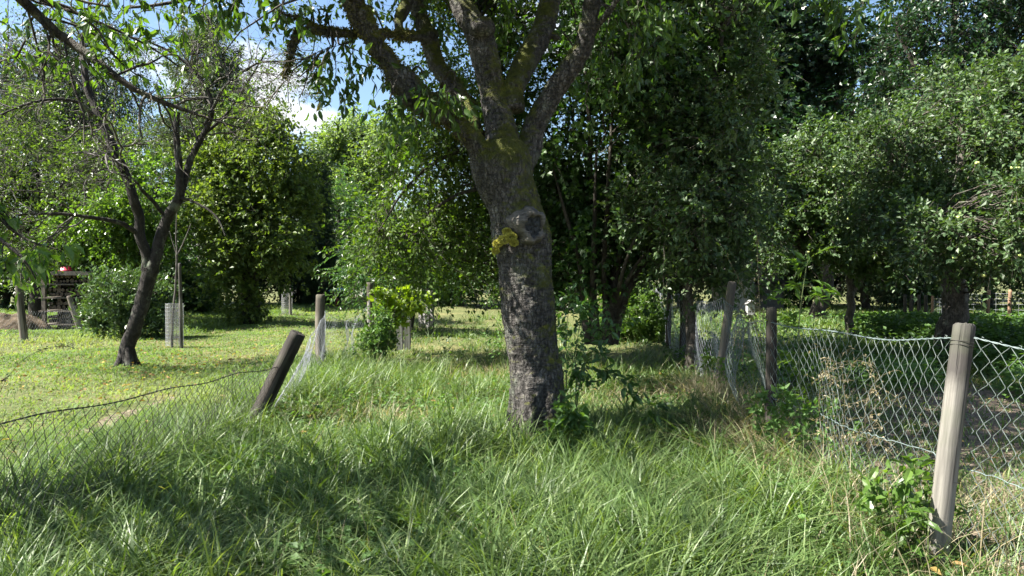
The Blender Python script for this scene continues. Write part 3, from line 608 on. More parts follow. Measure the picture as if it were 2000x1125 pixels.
    fr.build('moss_fringe', bpy.data.materials.get('moss_fringe') or simple_mat('moss_fringe', (.05, .05, .02), (.17, .16, .05), 30, .95, .1), root)
    # branches and hanging foliage
    up = [SK[i] for i in (1, 2, 3, 4, 5)]; lv1 = []; 
    def grow(parent, rad, n, l0, l1, seed, t0=.55, **k): return ramify(parent[None], rad[None], n, l0, l1, .9, R(seed), t0=t0, **k)
    A = [grow(a, b, 8, 1.2, 2.6, 200 + i, K=10, up=.05, rs=.42, wig=.1) for i, (a, b) in enumerate(up)]
    p1 = np.concatenate([a[0] for a in A]); r1 = np.minimum(np.concatenate([a[1] for a in A]), .028)
    p2, r2 = ramify(p1, r1, 9, .5, 1.2, .8, R(220), K=7, rs=.5, up=-.25)
    # explicit hanging sprays where the picture shows them: (px, py top, py bottom, d)
    hang = []
    for px, y0, y1, d in ((640, 70, 200, 6.3), (655, 60, 190, 6.5), (690, 70, 215, 6.4), (672, 85, 150, 6.2), (620, 60, 160, 6.5), (700, 30, 130, 6.7), (560, -60, 20, 6.2), (590, -50, 60, 6.3), (530, -80, 25, 6.0), (480, -60, 30, 5.8), (745, 110, 190, 6.1), (770, 190, 250, 6.0), (800, 215, 260, 6.0), (830, 150, 185, 6.1),
                         (430, -70, 25, 5.6), (730, -40, 40, 6.9), (760, -30, 60, 7.2), (860, -50, 60, 7.4), (870, 10, 110, 7.5), (990, -40, 70, 7.6), (1010, 20, 120, 7.8), (970, -60, 40, 7.5), (1110, -60, 50, 7.3), (1120, 30, 150, 7.6), (1150, 110, 230, 7.4), (1190, 40, 190, 7.0), (1220, 20, 150, 6.8), (1240, 60, 200, 7.2), (1270, -20, 110, 6.6), (1200, -60, 60, 6.4),
                         (1300, -60, 40, 6.2), (1350, -60, 30, 6.2), (1450, -90, 10, 6.0), (1560, -110, -10, 5.4), (1590, -110, 5, 5.2), (1650, -100, 0, 5.2), (1690, -60, 20, 5.2), (1580, -80, 15, 5.6), (1240, -40, 60, 5.9), (890, 150, 215, 5.9), (870, 165, 205, 6.0)):
        a = P(px, y0, d); b = P(px + r.normal() * 18, y1, d + r.normal() * .2); t = np.linspace(0, 1, 7)[:, None]; q = a * (1-t) + b * t + r.normal(size=(7, 3)) * .03; q[:, 0] += np.sin(t[:, 0] * 3) * r.normal() * .1; hang.append(q)
    hang = np.array(hang); hr = np.full(hang.shape[:2], .006) * np.linspace(1, .4, 7)[None]
    h2, hr2 = ramify(hang, hr, 4, .18, .42, .8, R(231), K=7, rs=.7, up=-.4, t0=.1)
    # feeders reach each hanging spray from the limbs
    allp = np.vstack([a for a, b in SK] + [p1.reshape(-1, 3)]); fp = []
    for q in hang:
        dd = np.linalg.norm(allp - q[0], axis=1) + np.maximum(0, q[0][2] - allp[:, 2]) * .2; a = allp[np.argmin(dd)]; t = np.linspace(0, 1, 9)[:, None]; m_ = (a + q[0]) / 2 + [0, 0, .25]
        fp.append((1-t)**2*a + 2*t*(1-t)*m_ + t*t*q[0])
    fp = np.array(fp); cb = MB()
    bb = MB()
    for pp, rr, k in ((p1, r1, 7), (p2, r2, 4), (fp, np.full(fp.shape[:2], .009), 5), (hang, hr, 4), (h2, hr2, 3)):
        v, f = tubes(pp, rr, k); bb.add(v, f, 0, True)
    bb.build('branch', M['bark_dark'], root)
    r3 = R(240); p3, q3 = ramify(p2, r2, 6, .2, .5, .8, r3, K=5, rs=.6, up=-.5)
    z = p3[:, -1]; p3 = p3[(z[:, 2] > 3.9) | (r3.random(len(z)) < .25)]
    v, f = tubes(p3, np.full(p3.shape[:2], .002), 3); cb.add(v, f, 1, True)
    twig_leaves(cb, p3, 8, .115, .45, r3, 'long', 0, .75, .5); twig_leaves(cb, h2, 9, .10, .45, r3, 'long', 0, .9, .4); twig_leaves(cb, hang, 8, .10, .45, r3, 'long', 0, .9, .4)
    # unseen crown above the picture, clusters added to cast shade on the strip
    C, D_ = clusters_in([((-1.6, 8.6, 6.5), (2.0, 1.2, .9)), ((-2.8, 8.9, 6.2), (1.1, 1.0, .7)), ((1.4, 8.4, 6.8), (1.8, 1.5, 1.0)), ((0.2, 6.2, 6.8), (1.6, 1.2, 1.0)), ((2.4, 6.6, 5.9), (1.2, 1.4, .9)), ((-.2, 10.2, 7.3), (2.2, .9, .8)), ((-2.9, 6.3, 5.7), (1.2, .9, .6)), ((-2.2, 7.6, 6.2), (1.0, .8, .6))], 215, r3, .2); nC = len(C); t = np.linspace(0, 1, 9)[None, :, None]
    al = np.vstack([a[-25:] for a, b in up]); jj = np.argmin(np.linalg.norm(C[:, None] - al[None], axis=2) + r3.random((nC, len(al))) * .8, 1); bp = al[jj][:, None] * (1 - t) ** 1.2 + C[:, None] * (1 - (1 - t) ** 1.2) + np.array([0, 0, .5]) * t * (1 - t) + r3.normal(size=(nC, 9, 3)) * .04
    v, f = tubes(bp, np.full((nC, 9), .022) * np.linspace(1, .3, 9)[None], 5); cb.add(v, f, 1, True); q, w = ramify(bp, np.full((nC, 9), .01), 10, .3, .9, .8, r3, K=6, rs=.5, up=-.2, t0=.55); v, f = tubes(q, w, 3); cb.add(v, f, 1, True); twig_leaves(cb, q, 10, .12, .5, r3, 'long', 0, .8, .4)
    cb.build('crown', [M['cherry_leaf'], M['twig']], root)
    # dead fine twigs below the broken limb
    dt = MB(); q, w_ = ramify(SK[10][0][None], SK[10][1][None], 14, .25, .6, .8, R(250), K=8, rs=.6, up=-.25, t0=.2, wig=.25); v, f = tubes(q, w_, 4); dt.add(v, f, 0, True)
    q2, w2 = ramify(q, w_, 5, .08, .25, .8, R(251), K=6, rs=.6, wig=.3); v, f = tubes(q2, w2, 3); dt.add(v, f, 0, True); dt.build('dead_twigs', M['twig'], root)
    return root
big_cherry()

# ---------------------------------------------------------------- plum tree on the lawn, and the bough reaching in from the left
def plum():
    r = R(301); D = 12.1; g = P(248, 716, D)
    root = thing('plum_tree', 'leaning dark trunked plum tree with bare grey twigs on the lawn', 'tree', (g[0], g[1], 0))
    limbs = [
        LP((246, 726, D, 44), (249, 705, D, 31), (256, 665, D, 27), (270, 620, D, 27), (285, 570, D, 28), (292, 535, D, 28), (296, 520, D, 24)),
        LP((292, 535, D, 24), (290, 510, D, 20), (278, 470, D - .05, 19), (270, 420, D - .1, 19), (255, 370, D - .15, 18), (230, 310, D - .2, 18), (205, 250, D - .2, 17), (178, 190, D - .2, 14), (165, 140, D - .2, 12), (160, 90, D, 9), (170, 40, D, 6), (180, -30, D, 4)),
        LP((296, 530, D, 26), (308, 490, D + .05, 22), (322, 440, D + .1, 21), (340, 405, D + .1, 20), (352, 380, D + .1, 18), (350, 340, D + .1, 14), (348, 300, D + .1, 13), (344, 250, D + .1, 12), (345, 219, D + .1, 12)),
        LP((350, 388, D + .1, 14), (362, 345, D + .2, 13), (375, 300, D + .3, 12), (395, 262, D + .3, 11), (415, 215, D + .3, 9), (395, 160, D + .3, 7), (360, 120, D + .3, 6), (320, 95, D + .2, 5), (285, 80, D, 3)),
        LP((268, 455, D - .1, 10), (240, 437, D - .3, 9), (200, 428, D - .5, 8), (150, 421, D - .7, 7), (90, 418, D - .9, 5), (30, 419, D - 1.0, 3)),
        LP((320, 420, D + .1, 8), (300, 395, D - .1, 7), (275, 370, D - .3, 6), (262, 352, D - .5, 5), (200, 330, D - .6, 3)),
        LP((345, 385, D + .1, 6), (380, 395, D, 5), (420, 420, D - .2, 4), (440, 460, D - .3, 3)),
        LP((200, 240, D - .2, 9), (150, 200, D - .6, 7), (90, 195, D - 1, 5), (20, 215, D - 1.2, 4), (-60, 260, D - 1.3, 3)),
        LP((180, 190, D - .2, 8), (130, 140, D - .2, 6), (70, 110, D - .2, 5), (0, 120, D, 4), (-60, 150, D, 3)),
        LP((385, 270, D + .3, 7), (440, 225, D + .5, 6), (490, 150, D + .6, 4), (520, 100, D + .6, 3)),
        LP((400, 245, D + .3, 7), (440, 170, D, 6), (500, 125, D, 4), (560, 120, D, 3))]
    tb = MB(); SK = []
    for k, (p, q) in enumerate(limbs):
        a, b = smooth_path(p, q, .1, r, .18); SK.append((a, b)); tb.tube(a, b, 12)
    for a in (-2.2, -.8, .6, 2.2): 
        c = np.array([g[0], g[1], 0]); dv = np.array([math.cos(a), math.sin(a), 0]); tb.tube([c + dv * .03 + [.02, 0, .3], c + dv * .10 + [0, 0, .08], c + dv * .2 + [0, 0, -.05]], [.07, .075, .05], 8)
    tb.build('trunk', M['bark_plum'], root)
    bb = MB(); T = []
    for i, n in ((1, 16), (3, 14), (7, 16), (8, 16), (9, 8), (10, 10), (4, 10), (5, 6)):
        a, b = SK[i]; q, w = ramify(a[None], b[None], n, .7, 1.9, .8, R(310 + i), K=10, rs=.5, up=-.12, t0=.3, wig=.16); w = np.minimum(w, .016); v, f = tubes(q, w, 4); bb.add(v, f, 0, True); T.append((q, w))
    q1 = np.concatenate([t[0] for t in T]); w1 = np.concatenate([t[1] for t in T])
    q2, w2 = ramify(q1, w1, 9, .3, .9, .75, R(330), K=7, rs=.55, up=-.1, t0=.15, wig=.2, rmin=.003); v, f = tubes(q2, w2, 3); bb.add(v, f, 0, True)
    q3, w3 = ramify(q2, w2, 4, .15, .45, .75, R(331), K=5, rs=.6, wig=.2, rmin=.0022); v, f = tubes(q3, w3, 3); bb.add(v, f, 0, True)
    tag(bb.build('twigs', M['twig_grey'], root), 'bare grey twigs')
    r = R(333); cb = MB(); k = q3[(r.random(len(q3)) < .48)]; twig_leaves(cb, k, 5, .066, .5, r, 'fold', 0, .4)
    cb.build('crown', M['plum_leaf'], root)
plum()
def bough():
    D = 5.2; r = R(401); bx, by = -4.9, 4.3
    root = thing('leafy_cherry_tree', 'leafy cherry whose dark bough slants down from the upper edge over the lawn', 'tree', (bx, by, 0))
    limbs = [([np.array([bx, by, -.1]), np.array([bx, by, 1.2]), np.array([bx + .05, by + .1, 2.4]), P(-180, -260, D - .6)], [.2, .17, .14, .08]),
        LP((-180, -260, D - .6, 40), (-60, -110, D - .4, 28), (46, 0, D - .2, 21), (110, 62, D, 18), (180, 112, D, 15), (250, 165, D, 12), (320, 200, D + .1, 9), (388, 225, D + .2, 6), (470, 250, D + .3, 3)),
        LP((30, -20, D - .2, 9), (160, 30, D, 7), (230, 60, D + .1, 5), (300, 95, D + .2, 4), (350, 130, D + .3, 3)),
        LP((285, 185, D, 6), (275, 205, D - .1, 5), (272, 245, D - .15, 5), (278, 270, D - .2, 3)),
        ([np.array([bx, by, 2.0]), np.array([bx + .5, by - .5, 2.25]), P(-150, 380, 3.6), P(-40, 440, 3.6), P(40, 500, 3.6), P(70, 545, 3.6)], [.05, .035, .02, .012, .007, .003]),
        ([np.array([bx, by, 2.3]), P(-250, 250, 4.2), P(-90, 330, 4.1), P(30, 455, 4.0), P(120, 490, 4.0)], [.05, .03, .02, .008, .003])]
    tb = MB(); SK = []
    for p, q in limbs: a, b = smooth_path(p, q, .08, r, .15); SK.append((a, b)); tb.tube(a, b, 10)
    bb = tb; cb = MB()
    q, w = ramify(SK[1][0][None], SK[1][1][None], 26, .3, 1.0, .9, R(402), K=8, rs=.45, up=-.1, t0=.25, wig=.15); w = np.minimum(w, .009)
    v, f = tubes(q, w, 4); bb.add(v, f, 0, True); q2, w2 = ramify(q, w, 5, .1, .35, .8, R(403), K=6, rs=.55, wig=.25, rmin=.0014); v, f = tubes(q2, w2, 3); bb.add(v, f, 0, True)
    e, ew = ramify(SK[4][0][None], SK[4][1][None], 22, .2, .45, .8, R(404), K=6, rs=.5, up=-.2, t0=.55); e2, ew2 = ramify(SK[5][0][None], SK[5][1][None], 20, .2, .4, .8, R(405), K=6, rs=.5, up=-.2, t0=.5)
    e3, ew3 = ramify(SK[2][0][None], SK[2][1][None], 12, .3, .6, .8, R(406), K=6, rs=.5, up=-.2, t0=.0)
    for x, y in ((e, ew), (e2, ew2), (e3, ew3)): v, f = tubes(x, np.minimum(y, .004), 3); bb.add(v, f, 0, True)
    tb.build('trunk', M['bark_dark'], root); r = R(407)
    for x, n in ((e, 10), (e2, 10), (e3, 6)): twig_leaves(cb, x, n, .095, .45, r, 'long', 0, .8, .5)
    k = q2[(q2[:, -1, 2] > P(0, 170, D)[2]) & (r.random(len(q2)) < .6)]; twig_leaves(cb, k, 5, .085, .45, r, 'long', 0, .8, .5)
    # leaves along the top of the picture
    top = np.array([[P(px + dx * 8, -70 + dy * .5 + t * (70 + dy), D + .3) for t in np.linspace(0, 1, 5)] for px, dx, dy in [(x, r.normal(), r.uniform(-20, 70)) for x in (15, 40, 70, 95, 125, 150, 170, 200, 230, 250, 285, 310, 340, 365, 395, 420)]])
    twig_leaves(cb, top, 8, .085, .45, r, 'long', 0, .9, .4); v, f = tubes(top, np.full(top.shape[:2], .003), 3); cb.add(v, f, 1, True)
    C, D_ = clusters_in([((-6.8, 3.2, 5.0), (3.0, 2.4, 1.5)), ((-5.0, 2.8, 6.0), (2.8, 2.2, 1.3)), ((-3.6, 1.6, 6.0), (2.6, 2.0, 1.3)), ((-6.9, 5.5, 5.6), (1.6, .9, 1.0))], 95, r, .0); a0 = SK[0][0]; t = np.linspace(0, 1, 7)[None, :, None]  # unseen crown off to the left, added to dapple the foreground
    s0 = a0[np.minimum(len(a0) - 1, r.integers(len(a0) // 2, len(a0), 95))]; bp = s0[:, None] * (1 - t) + C[:, None] * t + np.array([0, 0, .5]) * t * (1 - t) + r.normal(size=(95, 7, 3)) * .04
    v, f = tubes(bp, np.full((95, 7), .02) * np.linspace(1, .3, 7)[None], 5); cb.add(v, f, 1, True); q, w = ramify(bp, np.full((95, 7), .01), 5, .3, .8, .8, r, K=6, rs=.5, up=-.2, t0=.5); v, f = tubes(q, w, 3); cb.add(v, f, 1, True); twig_leaves(cb, q, 6, .09, .45, r, 'long', 0, .8, .4)
    cb.build('crown', [M['lush_leaf'], M['twig']], root)
bough()

# ---------------------------------------------------------------- the other trees and bushes
def B(px, py, d, rx, ry, rd): 
    k = d / FOC; return (P(px, py, d), (rx * k, rd, ry * k))
def T(px, d, top, w, lean=0, w1=6, base=None, n=5, seed=0):
    """simple rising trunk: base px at distance d, top py"""
    z0 = 0; yb = 530 + 1.55 * FOC / d; r = R(seed + int(px)); rows = []
    for i in range(n + 1):
        t = i / n; rows.append((px + lean * t ** 1.3 + (r.normal() * w * .35 if 0 < i < n else 0), yb + 8 * (i == 0) + (top - yb) * t, d, w * (1.25 if i == 0 else 1) + (w1 - w) * t))
    return LP(*rows)
# behind the cherry: hornbeam with long drooping dark branches
tree('hornbeam_tree', 'yellow green drooping tree with thin dark branches behind the left side of the big cherry', 
     [T(1010, 12.8, 120, 26, -30), LP((990, 330, 12.8, 14), (930, 290, 12.2, 10), (860, 310, 11.8, 7), (790, 370, 11.5, 5), (740, 450, 11.3, 3)), LP((990, 280, 12.8, 14), (900, 240, 12.4, 9), (810, 260, 12, 6), (730, 330, 11.8, 3)), LP((1000, 380, 12.8, 12), (930, 370, 12, 8), (860, 400, 11.6, 6), (800, 470, 11.3, 3)), LP((985, 250, 12.8, 12), (900, 180, 12.8, 8), (820, 190, 12.8, 4)), ([P(985, 200, 12.8), np.array([-.6, 12.2, 5.6]), np.array([-1.6, 11.6, 6.8]), np.array([-3.2, 11.3, 7.2])], [.09, .07, .05, .02])],
     [B(870, 340, 12.3, 110, 95, 1.4), B(890, 440, 12.2, 110, 90, 1.3), B(785, 430, 12.2, 55, 90, .9), B(930, 240, 12.8, 100, 80, 1.3), B(830, 275, 12.5, 55, 35, .8), B(890, 490, 12.5, 60, 35, .8), B(960, 130, 13.2, 100, 110, 1.2), B(980, -20, 13.2, 110, 110, 1.6), (np.array([-3.0, 11.4, 7.3]), (1.9, 1.5, 1.0)), (np.array([-1.4, 13.6, 7.8]), (2.2, 1.6, 1.0)), B(930, 500, 12.6, 60, 25, .8), B(765, 470, 12.2, 45, 30, .7)],  # high blobs past the frame top are added to shade the ground
     560, 11, 12, .085, M['beech_leaf'], M['bark_dark'], 501, .6, 'fold', .25, .65, .45, .1, .35, bare=.08)
# multi-stemmed hazel, dark inside
hz = []
for px, tx, ty, w, dd in ((1150, 1080, 330, 10, 11.6), (1158, 1165, 300, 11, 11.4), (1165, 1140, 60, 13, 12.2), (1172, 1260, 330, 9, 12.4), (1180, 1300, 250, 12, 12.0), (1187, 1350, 380, 8, 11.6), (1192, 1230, 100, 12, 12.6), (1160, 1105, 130, 9, 12.8), (1200, 1330, 420, 14, 11.9), (1145, 1040, 400, 7, 11.9), (1178, 1200, 150, 10, 11.5), (1195, 1270, 380, 8, 11.2)):
    m_ = (px + (tx - px) * .35, 655 + (ty - 655) * .5); hz.append(LP((px, 672, 11.9, w * 1.2), (px + (tx - px) * .12, 600, 11.9, w), (*m_, dd, w * .9), (tx, ty, dd, w * .4)))
tree('hazel_bush', 'tall dark many stemmed hazel behind the right side of the big cherry', hz,
     [B(1140, 180, 12.2, 130, 150, 1.5), B(1250, 300, 12.2, 130, 130, 1.5), B(1180, 420, 12.6, 130, 90, 1.2), B(1270, 120, 12.6, 130, 150, 1.5), B(1100, 30, 12.6, 140, 110, 1.4), B(1130, 530, 12.4, 70, 30, .8), B(1330, 440, 12.6, 60, 60, .8), B(1090, 420, 13, 90, 120, .8), B(1150, -140, 12.6, 170, 110, 1.6), B(1320, -60, 12.4, 130, 120, 1.5), B(1180, 60, 10.2, 110, 90, .9)],  # blobs above the frame are added for the shade they cast
     500, 10, 12, .10, M['hazel_leaf'], M['bark_dark'], 502, .8, 'lobed', .35, .6, .5, .2, .3)
tree('young_apple_tree', 'slender apple tree with silvery lit leaves beside the leaning grey post', [T(1350, 11.4, 60, 24, 60, 8, seed=3), LP((1380, 480, 11.4, 14), (1340, 400, 11.2, 9), (1280, 330, 11, 5)), LP((1385, 400, 11.4, 12), (1420, 330, 11.2, 8), (1440, 250, 11, 5)), LP((1390, 330, 11.4, 10), (1350, 240, 11.4, 7), (1330, 180, 11.4, 4))],
     [B(1380, 300, 10.9, 100, 90, .9), B(1330, 420, 10.8, 110, 70, .9), B(1420, 400, 10.9, 75, 90, .8), B(1400, 160, 11.4, 80, 110, .9), B(1330, 230, 11, 80, 60, .8), B(1440, 490, 11, 60, 40, .7), B(1370, 520, 11, 90, 35, .7), B(1420, 20, 11.6, 90, 100, 1.0), B(1430, -110, 11.8, 90, 80, 1.0)],
     310, 9, 11, .10, M['apple_leaf'], M['bark_apple'], 503, .58, 'fold', .15, .5, .24, .2, .15, up=.8)
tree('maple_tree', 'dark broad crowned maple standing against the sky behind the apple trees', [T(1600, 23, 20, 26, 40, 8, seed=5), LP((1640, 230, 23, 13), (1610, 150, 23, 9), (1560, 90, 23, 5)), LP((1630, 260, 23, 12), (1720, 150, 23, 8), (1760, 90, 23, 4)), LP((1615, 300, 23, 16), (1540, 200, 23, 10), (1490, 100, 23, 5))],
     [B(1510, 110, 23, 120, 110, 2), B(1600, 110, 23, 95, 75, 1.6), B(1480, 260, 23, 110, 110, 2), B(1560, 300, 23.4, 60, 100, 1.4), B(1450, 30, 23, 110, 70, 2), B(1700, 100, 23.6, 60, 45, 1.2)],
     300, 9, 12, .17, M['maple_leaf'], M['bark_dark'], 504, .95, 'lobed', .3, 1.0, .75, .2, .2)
tree('apple_tree', 'small apple tree with a forked trunk in the orchard behind the fence bay', [LP((1659, 672, 17, 20), (1659, 600, 17, 16), (1660, 565, 17, 15), (1658, 520, 17, 12), (1655, 470, 17, 9), (1660, 380, 17, 6)), LP((1661, 572, 17, 11), (1680, 545, 17, 10), (1702, 508, 16.8, 8), (1725, 470, 16.6, 5)), LP((1657, 535, 17, 9), (1635, 515, 17, 7), (1600, 505, 16.8, 5), (1560, 490, 16.6, 4))],
     [B(1620, 400, 16.5, 130, 75, 1.6), B(1560, 450, 16.3, 90, 60, 1.3), B(1700, 450, 16.3, 100, 50, 1.3), B(1640, 310, 16.8, 100, 70, 1.4), B(1720, 500, 16, 60, 25, .8), B(1540, 350, 16.6, 70, 80, 1.3)],
     300, 9, 12, .12, M['apple_leaf'], M['bark_apple'], 505, .6, 'fold', .15, .55, .26, .2, .15, up=.8, apples=30, applem=M['apple'])
tree('large_apple_tree', 'large apple tree with a thick dark trunk and many green apples behind the near post', [LP((1858, 690, 14, 62), (1859, 655, 14, 50), (1862, 600, 14, 46), (1866, 540, 14, 44), (1872, 480, 14, 38), (1878, 400, 14, 28), (1880, 300, 14, 16), (1884, 190, 14, 6)), LP((1868, 520, 14, 26), (1820, 460, 13.8, 18), (1770, 390, 13.6, 12), (1730, 280, 13.6, 6)), LP((1874, 500, 14, 24), (1930, 440, 13.6, 16), (2010, 400, 13.2, 10), (2080, 300, 13, 5)), LP((1876, 430, 14, 18), (1920, 330, 14, 12), (1955, 230, 14, 5)), LP((1866, 470, 14, 14), (1840, 440, 12.8, 9), (1800, 440, 12.2, 5))],
     [B(1860, 300, 13.6, 160, 130, 1.6), B(1780, 420, 13, 120, 80, 1.3), B(1930, 440, 12.8, 120, 80, 1.3), B(1850, 190, 14, 70, 60, 1.2), B(1960, 200, 14, 60, 70, 1.2), B(2020, 300, 13.4, 90, 170, 1.3), B(1960, 490, 12.8, 70, 25, .9), B(2040, 480, 12.4, 90, 70, 1), B(1700, 330, 13.8, 50, 80, 1), B(1780, 480, 13, 50, 20, .8), B(1920, 450, 10.6, 120, 70, .8), B(1980, 380, 10.2, 70, 60, .7), B(1800, 470, 11.2, 60, 40, .6)],
     560, 9, 11, .10, M['apple_leaf'], M['bark_apple'], 506, .6, 'fold', .15, .5, .24, .2, .15, up=.8, apples=60, applem=M['apple'])
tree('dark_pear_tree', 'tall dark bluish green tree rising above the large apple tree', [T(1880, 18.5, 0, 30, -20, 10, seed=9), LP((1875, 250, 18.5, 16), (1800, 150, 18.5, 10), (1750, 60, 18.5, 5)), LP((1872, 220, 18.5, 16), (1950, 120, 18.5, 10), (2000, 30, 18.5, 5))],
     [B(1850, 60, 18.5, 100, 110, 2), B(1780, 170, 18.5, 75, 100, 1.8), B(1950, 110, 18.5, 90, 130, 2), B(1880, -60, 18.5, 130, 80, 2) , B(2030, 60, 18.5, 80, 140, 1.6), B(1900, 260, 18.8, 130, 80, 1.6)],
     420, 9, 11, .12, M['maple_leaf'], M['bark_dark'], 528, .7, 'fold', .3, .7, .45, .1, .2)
# left part of the picture
tree('ivy_clad_tree', 'golden green ivy covered tree with a clean foot at the far edge of the lawn', [LP((486, 640, 22, 40), (486, 600, 22, 34), (488, 560, 22, 30), (492, 480, 22, 24), (495, 380, 22, 16), (500, 260, 22, 8)), LP((490, 470, 22, 12), (540, 400, 22, 8), (570, 330, 22, 5)), LP((490, 450, 22, 12), (440, 400, 22, 8), (410, 340, 22, 5))],
     [B(440, 330, 21.5, 55, 45, 1.3), B(520, 300, 21.5, 60, 45, 1.4), B(480, 400, 21.3, 85, 40, 1.6), B(430, 455, 21.3, 60, 35, 1.3), B(535, 430, 21.5, 65, 75, 1.4), B(580, 350, 22, 32, 50, 1.2), B(484, 560, 21.6, 28, 75, .6), B(430, 540, 21.3, 30, 18, .8), B(470, 500, 21.4, 55, 30, 1.0), B(480, 245, 22, 50, 28, 1.2), B(555, 510, 21.6, 40, 28, .9), B(540, 250, 22, 30, 20, .8)],
     350, 10, 12, .13, M['gold_leaf'], M['bark_dark'], 507, .65, 'fold', .2, .6, .5, .35, .2, bare=.03)
tree('hazel_shrub', 'bright yellow green shrub behind the plum trunk', [T(230, 20.5, 380, 9, 10), T(250, 20.5, 360, 8, 60), T(215, 20.6, 400, 8, -60), T(240, 20.7, 380, 7, -20)],
     [B(220, 450, 20.3, 85, 65, 1.5), B(300, 400, 20.8, 70, 90, 1.5), B(150, 500, 20.6, 60, 40, 1.1), B(290, 480, 20.2, 60, 45, 1.2)],
     170, 10, 12, .11, M['lush_leaf'], M['bark_dark'], 508, .75, 'fold', .3, .5, .4, .2, .2)
tree('elder_tree', 'pale leafed tree rising behind the wood rack', [T(70, 22.5, 250, 20, 20, seed=2), LP((80, 420, 22.5, 12), (30, 350, 22.5, 8), (-20, 320, 22.5, 4)), LP((82, 400, 22.5, 12), (140, 340, 22.5, 8), (180, 300, 22.5, 4))],
     [B(60, 320, 22.3, 120, 65, 2), B(160, 370, 22.2, 90, 70, 1.8), B(20, 400, 22.4, 100, 60, 1.7), B(230, 300, 22.6, 60, 50, 1.2), B(80, 450, 22.6, 90, 40, 1.2), B(0, 230, 22.6, 90, 60, 1.5)],
     340, 9, 11, .11, M['plum_leaf'], M['bark_dark'], 509, .65, 'fold', .3, .7, .5, .2, .2)
def weeping(name, label, px, d, blobs, seed, mat, ln):
    tree(name, label, [T(px, d, 60, 20, 10, seed=seed), LP((px, 330, d, 14), (px - 60, 200, d, 8), (px - 100, 130, d, 4)), LP((px, 300, d, 12), (px + 50, 200, d, 8), (px + 90, 150, d, 4))], blobs, 240, 10, 28, ln, mat, M['bark_dark'], seed, .5, 'fold', .6, 2.4, .6, .2, 1.5, cat='tree')
weeping('weeping_birch_tree', 'tall weeping birch with hanging dark foliage behind the plum twigs', 110, 33, [B(110, 150, 33, 130, 90, 3), B(60, 230, 33, 110, 80, 3), B(170, 220, 33, 70, 110, 2), B(20, 130, 33, 80, 90, 2.5), B(210, 130, 33, 60, 90, 2)], 510, M['dark_leaf'], .13)
def conifer(name, label, px, d, top, bottom, halfw, seed, mat, ln=.16, asc=.0):
    r = R(seed); g = P(px, 600, d); zt = P(px, top, d)[2]; zb = P(px, bottom, d)[2]; W_ = halfw * d / FOC; root = thing(name, label, 'tree', (g[0], g[1], 0))
    tb = MB(); tb.tube([[g[0], g[1], -.1], [g[0], g[1], zt * .5], [g[0], g[1], zt]], [W_ * .09, W_ * .06, .02], 10)
    n = 340; t = r.random(n) ** .8; z = zt - (zt - zb) * t; az = r.uniform(0, 2*np.pi, n); ln_ = W_ * (.08 + .92 * t ** .85) * r.uniform(.65, 1.1, n); s = np.linspace(0, 1, 8)[None, :, None]
    dv = np.stack([np.cos(az), np.sin(az), np.full(n, asc)], 1); o = np.stack([np.full(n, g[0]), np.full(n, g[1]), z], 1)
    bp = o[:, None] + dv[:, None] * ln_[:, None, None] * s + np.array([0, 0, 1.]) * ln_[:, None, None] * (.18 * s - .45 * s ** 2 + .22 * s ** 4)
    v, f = tubes(bp, (.035 * np.linspace(1, .2, 8))[None] * np.ones((n, 1)), 4); tb.add(v, f, 0, True); tb.build('trunk', M['bark_dark'], root)
    q, w = ramify(bp, np.full(bp.shape[:2], .01), 14, .35, .95, 1.0, r, K=5, rs=.6, up=-.35, t0=.12, wig=.08); cb = MB(); twig_leaves(cb, q, 20, ln, .22, r, 'fold', 0, .25, .8, t0=.02, scatter=.1)
    cb.build('crown', [mat], root)
conifer('spruce_tree', 'tall grey green spruce whose pointed top rises behind the plum tree', 412, 31, 28, 500, 215, 520, M['needle'], .17)
conifer('slim_fir_tree', 'slim dark fir standing between the golden tree and the pale far tree', 618, 34, 300, 600, 42, 521, M['dark_leaf'], .15)
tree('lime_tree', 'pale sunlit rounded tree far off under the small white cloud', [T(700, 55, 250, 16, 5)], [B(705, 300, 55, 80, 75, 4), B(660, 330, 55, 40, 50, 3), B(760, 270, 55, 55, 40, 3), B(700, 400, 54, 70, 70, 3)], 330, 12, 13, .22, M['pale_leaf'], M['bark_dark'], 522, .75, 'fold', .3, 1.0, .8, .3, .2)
tree('willow_tree', 'bluish green far tree below the pale rounded tree', [T(665, 42, 360, 14, 0)], [B(660, 430, 42, 60, 70, 3), B(700, 480, 41, 70, 70, 2.5), B(640, 500, 41, 60, 60, 2.5)], 220, 11, 12, .18, M['ash_leaf'], M['bark_dark'], 523, .6, 'fold', .3, .9, .7, .2, .3)
tree('ash_tree', 'low ash with feathery leaves above the rear fence posts', [T(790, 18.5, 420, 9, 10), T(800, 18.5, 440, 8, 50), T(780, 18.7, 450, 8, -60)], [B(770, 500, 18, 85, 55, 1.2), B(840, 490, 18, 60, 50, 1.1), B(700, 520, 18.4, 45, 45, 1), B(800, 560, 18.4, 60, 26, .8)],
     95, 6, 15, .14, M['ash_leaf'], M['bark_dark'], 524, .32, 'fold', .25, .75, .4, .2, .35, flat=True)
tree('laurel_bush', 'glossy leaved laurel bush between the wood rack and the plum trunk', [T(245, 17.2, 560, 6, 20), T(235, 17.2, 570, 6, -40), T(260, 17.3, 560, 6, 50)],
     [B(248, 585, 17, 78, 50, .9), B(210, 610, 17, 45, 35, .7), B(290, 600, 17.2, 40, 45, .7), B(250, 635, 16.9, 60, 18, .6)], 150, 8, 11, .12, M['rhodo_leaf'], M['bark_dark'], 525, .38, 'fold', -.25, .32, .22, .4, .0, cat='bush', up=.7)
